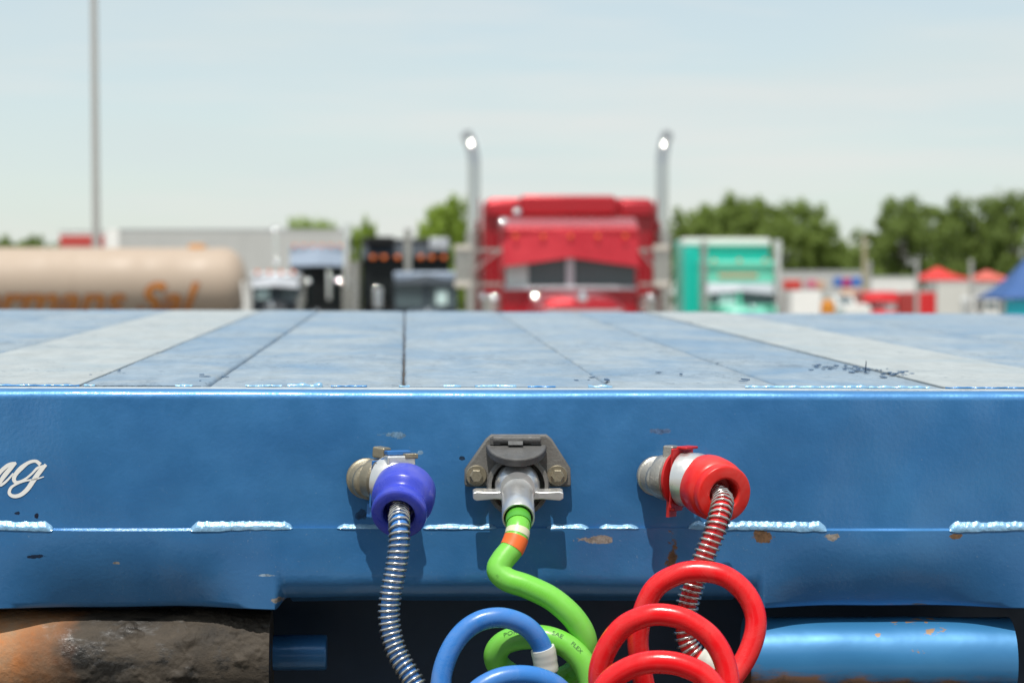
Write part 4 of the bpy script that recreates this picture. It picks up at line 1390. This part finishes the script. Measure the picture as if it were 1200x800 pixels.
banner("wide blue banner beside wooden pole", 997.5, 1013, 325, 336, 80, M_bblue)
banner("tan banner low behind the white pickup", 985, 1006, 339, 349, 79, M_bpeach)

def tent(label, pk, peak, e0, e1, eave, val, Y, mat, side=None, name="canopy_tent", depth=None):
    gz = ground_z(Y)
    A, B = W(e0, eave, Y), W(e1, eave, Y)
    zv = W(pk, val, Y).z
    T = W(pk, peak, Y)
    d = depth or (B.x - A.x)
    root = empty(name, ((A.x + B.x) / 2, Y + d / 2, gz), label, "tent")
    o = root.location
    cx, cy = (A.x + B.x) / 2, Y + d / 2
    m = MB()
    n = 8
    def roof(u, v):
        t = u * 4
        k = int(min(3, t)); f = t - k
        cor = [Vector((A.x, Y, A.z)), Vector((B.x, Y, A.z)), Vector((B.x, Y + d, A.z)), Vector((A.x, Y + d, A.z))]
        p = cor[k].lerp(cor[(k + 1) % 4], f)
        top = Vector((T.x, cy, T.z))
        q = p.lerp(top, v)
        q.z -= 0.12 * math.sin(math.pi * v) * abs(T.z - A.z)
        return q
    m.grid(roof, 32, n)
    r_ = m.build("canopy", mat, root, o, smooth=30)
    s = r_.modifiers.new("solid", 'SOLIDIFY'); s.thickness = 0.01
    for (x0, x1, y0, y1) in ((A.x, B.x, Y - .012, Y), (A.x, B.x, Y + d, Y + d + .012), (A.x - .012, A.x, Y, Y + d), (B.x, B.x + .012, Y, Y + d)):
        MB().box(x0, x1, y0, y1, zv, A.z).build("valance", mat, r_, o)
    for x in (A.x + .04, B.x - .04):
        for y in (Y + .04, Y + d - .04):
            MB().cyl((x, y, ground_z(y)), (x, y, A.z), 0.03, n=8).build("leg", M_tarnchrome, root, o)
    if side:
        MB().box(A.x + 0.01, B.x - 0.01, Y + .06, Y + .075, gz + 0.05, zv - 0.004).build("side_wall", side, root, o)
    return root
M_tred = plain("red_canopy_cloth", (0.60, 0.035, 0.03), 0.7)
M_tred2 = plain("faded_red_canopy_cloth", (0.58, 0.12, 0.09), 0.7)
M_tblue = plain("blue_canopy_cloth", (0.035, 0.10, 0.28), 0.7)
tent("bright red peaked canopy tent above off-white trailer", 1106, 312, 1078, 1137, 326, 329, 118, M_tred, depth=3)
tent("faded red canopy tent beside the blue canopy", 1164, 316, 1140, 1192, 327, 330, 122, M_tred2, depth=3)
tent("blue peaked canopy tent with cyan side wall", 1218, 300, 1172, 1264, 349, 351, 28, M_tblue, side=P_cyan, depth=1.2)

def pole(label, px, top, Y, r, mat, cat="pole", name="utility_pole", px_b=None):
    gz = ground_z(Y)
    p = W(px, top, Y)
    x0 = W(px_b or px, 342, Y).x
    root = empty(name, (x0, Y, gz), label, cat)
    o = root.location
    MB().cyl((x0, Y, gz), (p.x, Y, p.z), r, r * 0.72, 16).build("shaft", mat, root, o)
    MB().lathe([(0, r * 1.8), (.05, r * 1.8), (.08, r * 1.2), (.3, r * 1.05)], (x0, Y, gz), (0, 0, 1), 16).build("base", mat, root, o)
    MB().lathe([(0, r * .9), (.05, r * .9), (.08, r * .3)], (p.x, Y, p.z), (0, 0, 1), 12).build("cap", mat, root, o)
    return root
M_galv = plain("galvanised_pole", (0.42, 0.41, 0.39), 0.5, 0.2, var=0.06)
M_wood = plain("pole_timber", (0.36, 0.32, 0.20), 0.8, var=0.2)
mast = pole("tall grey lighting mast rising out of the lot behind the tank", 108.5, -150, 78, 0.135, M_galv, name="lighting_mast", px_b=114)
pt = W(108.5, -150, 78)
MB().box(pt.x - 1.0, pt.x + 1.0, 77.9, 78.1, pt.z - 0.2, pt.z - 0.1).build("cross_arm", M_galv, mast, mast.location)
for dx in (-0.9, -0.3, 0.3, 0.9):
    MB().box(pt.x + dx - .2, pt.x + dx + .2, 77.6, 77.89, pt.z - 0.3, pt.z - 0.05).build("floodlight", M_alu, mast, mast.location, bevel=.02)
pole("tan wooden pole between trees and the wide blue banner", 1013, 280, 76, 0.10, M_wood)
pole("grey steel post rising at the right of the wooden pole", 1019, 309, 74, 0.08, M_galv, name="steel_post")
pole("grey steel post at the left edge of the bright red canopy", 1074.5, 309, 64, 0.07, M_galv, name="steel_post")
pole("grey steel post between the two red canopies", 1138, 308, 64, 0.07, M_galv, name="steel_post")

# upright display board, tarpaulin load, pickup
def lot_things():
    Y = 40.0; gz = ground_z(Y)
    A, B = W(927, 366, Y), W(961, 341, Y)
    root = empty("display_board", ((A.x + B.x) / 2, Y, gz), "plain white upright display board standing by the teal truck", "board")
    o = root.location
    MB().prism([(A.x - 0.01, gz + .35), (B.x - .03, gz + .35), (B.x + .02, B.z), (A.x + .02, B.z)], (0, Y, 0), (1, 0, 0), (0, 0, 1), (0, 0.05, 0)).build("panel", M_white, root, o, bevel=.006)
    for x in (A.x + .05, B.x - .08):
        MB().cyl((x, Y + .08, gz), (x, Y + .07, B.z - .2), 0.02, n=8).build("leg", M_alu, root, o)
    Y = 44.0; gz = ground_z(Y)
    A, B = W(962, 366, Y), W(983, 350, Y)
    root = empty("covered_load", ((A.x + B.x) / 2, Y + .2, gz), "orange tarpaulin draped over a tall pallet load beside the white board", "tarpaulin")
    o = root.location
    m = MB()
    cx = (A.x + B.x) / 2; hw = (B.x - A.x) / 2
    def tarp(u, v):
        a = 2 * math.pi * u
        rr = hw * (1.1 - 0.35 * v ** 1.5) * (1 + .07 * math.sin(a * 7) * (1 - v)) if v < .98 else 0.01
        e = .6
        return Vector((cx + rr * math.copysign(abs(math.cos(a)) ** e, math.cos(a)), Y + .25 + rr * math.copysign(abs(math.sin(a)) ** e, math.sin(a)), gz + .15 + (B.z - gz - .15) * min(1, v * 1.03)))
    m.grid(tarp, 40, 14)
    m.build("cover", plain("orange_tarpaulin", (0.58, 0.22, 0.02), 0.6, var=.25, scale=3), root, o)
    MB().box(cx - hw, cx + hw, Y + .02, Y + .48, gz, gz + .148).build("pallet", M_wood, root, o)
    # white pickup
    Y = 58.0; gz = ground_z(Y); zz = lambda p: W(990, p, Y).z
    x0, x1 = W(979, 342, Y).x, W(1003, 342, Y).x
    root = empty("pickup", ((x0 + x1) / 2, Y, gz), "white pickup with dark windscreen beside the orange tarpaulin", "pickup")
    o = root.location
    m = MB(); rounded(m, x0 - .06, x1 + .06, Y - 1.6, Y + 3.2, gz + .5, zz(356), .12); m.build("body", P_white, root, o, bevel=.04)
    m = MB(); m.prism([(Y - .1, zz(356) + .002), (Y + .35, zz(346)), (Y + 1.5, zz(346)), (Y + 1.7, zz(356) + .002)], (x0, 0, 0), (0, 1, 0), (0, 0, 1), (x1 - x0, 0, 0)); cb = m.build("cab", P_white, root, o, bevel=.03)
    m = MB(); m.prism([(Y - .09, zz(355.6)), (Y + .31, zz(347)), (Y + .29, zz(347)), (Y - .12, zz(355.6))], (x0 + .08, 0, 0), (0, 1, 0), (0, 0, 1), (x1 - x0 - .16, 0, 0)); m.build("windscreen", M_glass, cb, o)
    for x in (x0 - .05, x1 - .17):
        for y in (Y - .9, Y + 2.3):
            MB().lathe([(0, .22), (.03, .36), (.2, .36), (.22, .22)], (x, y, ground_z(y) + .36), (1, 0, 0), 20).build("wheel", M_tread, root, o)
    for s in (x0 + .0, x1 - .14):
        MB().box(s, s + .14, Y - 1.64, Y - 1.601, gz + .8, gz + .95).build("headlamp", M_chrome, root, o)
    # white van with dark windows under the second canopy
    Y = 84.0; gz = ground_z(Y); zz = lambda p: W(1160, p, Y).z
    x0, x1 = W(1139, 342, Y).x, W(1186, 342, Y).x
    root = empty("van", ((x0 + x1) / 2, Y, gz), "white van with dark windows parked under the faded red canopy", "van")
    o = root.location
    m = MB(); rounded(m, x0, x1, Y, Y + 1.8, gz + .4, zz(347), .2); bd = m.build("body", P_white, root, o, bevel=.05)
    n = 3
    for k in range(n):
        a = x0 + .12 + (x1 - x0 - .24) * k / n; b = x0 + .06 + (x1 - x0 - .24) * (k + 1) / n
        MB().box(a, b, Y - .012, Y - .001, zz(362), zz(354)).build("window", M_glass, bd, o)
    for x in (x0 + .35, x1 - .35):
        for y in (Y - .02, Y + 1.6):
            MB().lathe([(0, .22), (.03, .36), (.2, .36), (.22, .22)], (x, y, ground_z(y) + .36), (0, 1, 0), 20).build("wheel", M_tread, root, o)
lot_things()

# ------------------------------------------------------------------ trees
FOL = [mat_foliage("foliage_light", (0.17, 0.26, 0.03), (0.28, 0.38, 0.06)),
       mat_foliage("foliage_mid", (0.125, 0.185, 0.038), (0.21, 0.285, 0.065)),
       mat_foliage("foliage_dark", (0.11, 0.165, 0.038), (0.185, 0.25, 0.06))]
M_bark = plain("bark", (0.10, 0.08, 0.06), 0.9, var=0.3, scale=3, bump=0.02)

def tree_mesh(seed, n_clump=120, per=80, leaf=0.052):
    """unit tree: height 1, crown about 0.8 wide; returns trunk and crown meshes"""
    rnd = random.Random(seed)
    t = MB()
    t.tube([Vector((0, 0, 0)), Vector((.01, 0, .15)), Vector((0, .01, .35)), Vector((.01, 0, .6)), Vector((0, 0, .85))], [.035, .026, .022, .014, .004], 10)
    cents = []
    for k in range(n_clump):
        while True:
            p = Vector((rnd.uniform(-1, 1), rnd.uniform(-1, 1), rnd.uniform(-1, 1)))
            if p.length > 0.3 and abs(p.x) ** 3 + abs(p.y) ** 3 + abs(p.z) ** 3 < 1:
                break
        ang = math.atan2(p.y, p.x)
        lob = 1 + 0.22 * math.sin(ang * 3 + seed) + 0.15 * math.sin(ang * 5 + seed * 2)
        z = 0.58 + p.z * (0.36 + 0.06 * rnd.random())
        wid = 0.40 * lob * (1.0 - 0.12 * max(0, p.z)) * (0.8 + 0.2 * rnd.random())
        cents.append(Vector((p.x * wid, p.y * wid, z)))
    for c in rnd.sample(cents, 16):
        b = Vector((0, 0, rnd.uniform(.25, .55)))
        t.tube([b, b.lerp(c, .5) + Vector((0, 0, -.03)), c], [.011, .007, .002], 6)
    vs, fs = [], []
    for c in cents:
        cr = rnd.uniform(.05, .105)
        for k in range(per):
            d = Vector((rnd.gauss(0, 1), rnd.gauss(0, 1), rnd.gauss(0, .8))).normalized() * cr * rnd.random() ** .4
            p = c + d
            nrm = (d.normalized() + Vector((rnd.uniform(-.7, .7), rnd.uniform(-.7, .7), rnd.uniform(.2, 1.2)))).normalized()
            x, y, a = frame_of(nrm)
            s = leaf * rnd.uniform(.5, 1.0)
            w = rnd.uniform(0, 6.28)
            u = (x * math.cos(w) + y * math.sin(w)) * s * .5
            v = (y * math.cos(w) - x * math.sin(w)) * s * .32
            i = len(vs)
            vs += [p - u, p + v, p + u, p - v]
            fs.append((i, i + 1, i + 2, i + 3))
    return t, MB().add(vs, fs)

protos = []
for sd in range(4):
    t, c = tree_mesh(sd * 7 + 3)
    tm = t.build("trunk", M_bark, None, smooth=60)
    cm_ = c.build("crown", FOL[0], None, smooth=0, fix=False)
    protos.append((tm.data, cm_.data))
    bpy.data.objects.remove(tm); bpy.data.objects.remove(cm_)

def tree(px, top, Y, wpx, kind, mat, label, group=None, rot=0.0):
    gz = ground_z(Y)
    p = W(px, top, Y)
    h = (p.z - gz) * 1.06
    wid = wpx * 1.3 * Y / F_PX / 0.80
    root = empty("tree", (p.x, Y, gz), label, "tree", group)
    root.rotation_euler.z = rot
    for nm, me in zip(("trunk", "crown"), protos[kind]):
        me = me if nm == "trunk" else crown_mesh(kind, mat)
        ob = bpy.data.objects.new(nm, me); C.objects.link(ob); ob.parent = root
        ob.scale = (wid, wid, h)
_cm_cache = {}
def crown_mesh(kind, mat):
    if (kind, mat) not in _cm_cache:
        me = protos[kind][1].copy()
        me.materials.clear(); me.materials.append(FOL[mat])
        _cm_cache[(kind, mat)] = me
    return _cm_cache[(kind, mat)]

for px, top, Y, w, k, mt, lb, gp in (
        (812, 244, 165, 62, 0, 1, "mid green tree between the red truck's stack and teal truck", "tree line behind the teal truck"),
        (850, 238, 175, 66, 1, 1, "mid green tree rising behind the teal truck's white roof fairing", "tree line behind the teal truck"),
        (893, 240, 170, 64, 2, 1, "mid green tree behind the teal truck's silver stack", "tree line behind the teal truck"),
        (930, 237, 178, 66, 3, 1, "tall mid green tree behind the red banner and white display board", "tree line behind the teal truck"),
        (962, 258, 172, 58, 0, 1, "mid-height green tree behind the pink and peach banners", "tree line behind the teal truck"),
        (992, 289, 180, 50, 1, 1, "lowest tree of the line, behind the blue banners", "tree line behind the teal truck"),
        (1060, 240, 160, 84, 2, 2, "broad round dark green tree behind the bright red truck", None),
        (1022, 290, 168, 54, 3, 2, "short dark green tree at the foot of the wooden pole", None),
        (1112, 276, 172, 50, 1, 2, "dark green tree filling the dip between two taller crowns", None),
        (1146, 232, 165, 78, 0, 2, "tall dark green tree behind the faded red canopy", None),
        (1192, 227, 162, 74, 3, 2, "tall dark green tree behind the blue canopy", None),
        (528, 240, 120, 62, 2, 0, "sunlit light green tree behind the red truck's mirrors", None),
        (560, 262, 128, 60, 1, 0, "light green tree hidden mostly behind the red truck's stack", None),
        (352, 258, 150, 60, 3, 0, "light green treetop showing above the grey trailer", None),
        (385, 261, 155, 34, 0, 0, "smaller light green treetop beside steel blue truck's roof", None),
        (426, 264, 150, 30, 1, 0, "small treetop showing above the black truck's roof", None),
        (10, 283, 330, 44, 1, 2, "distant broad dark tree on the skyline above the lettering's start", "distant skyline trees"),
        (36, 281, 340, 34, 2, 2, "distant narrow dark tree between two others above the tan tank", "distant skyline trees"),
        (58, 284, 335, 40, 0, 2, "distant dark tree beside the white trailer with red stripe", "distant skyline trees")):
    tree(px, top, Y, w, k, mt, lb, gp, rot=px * 0.37)
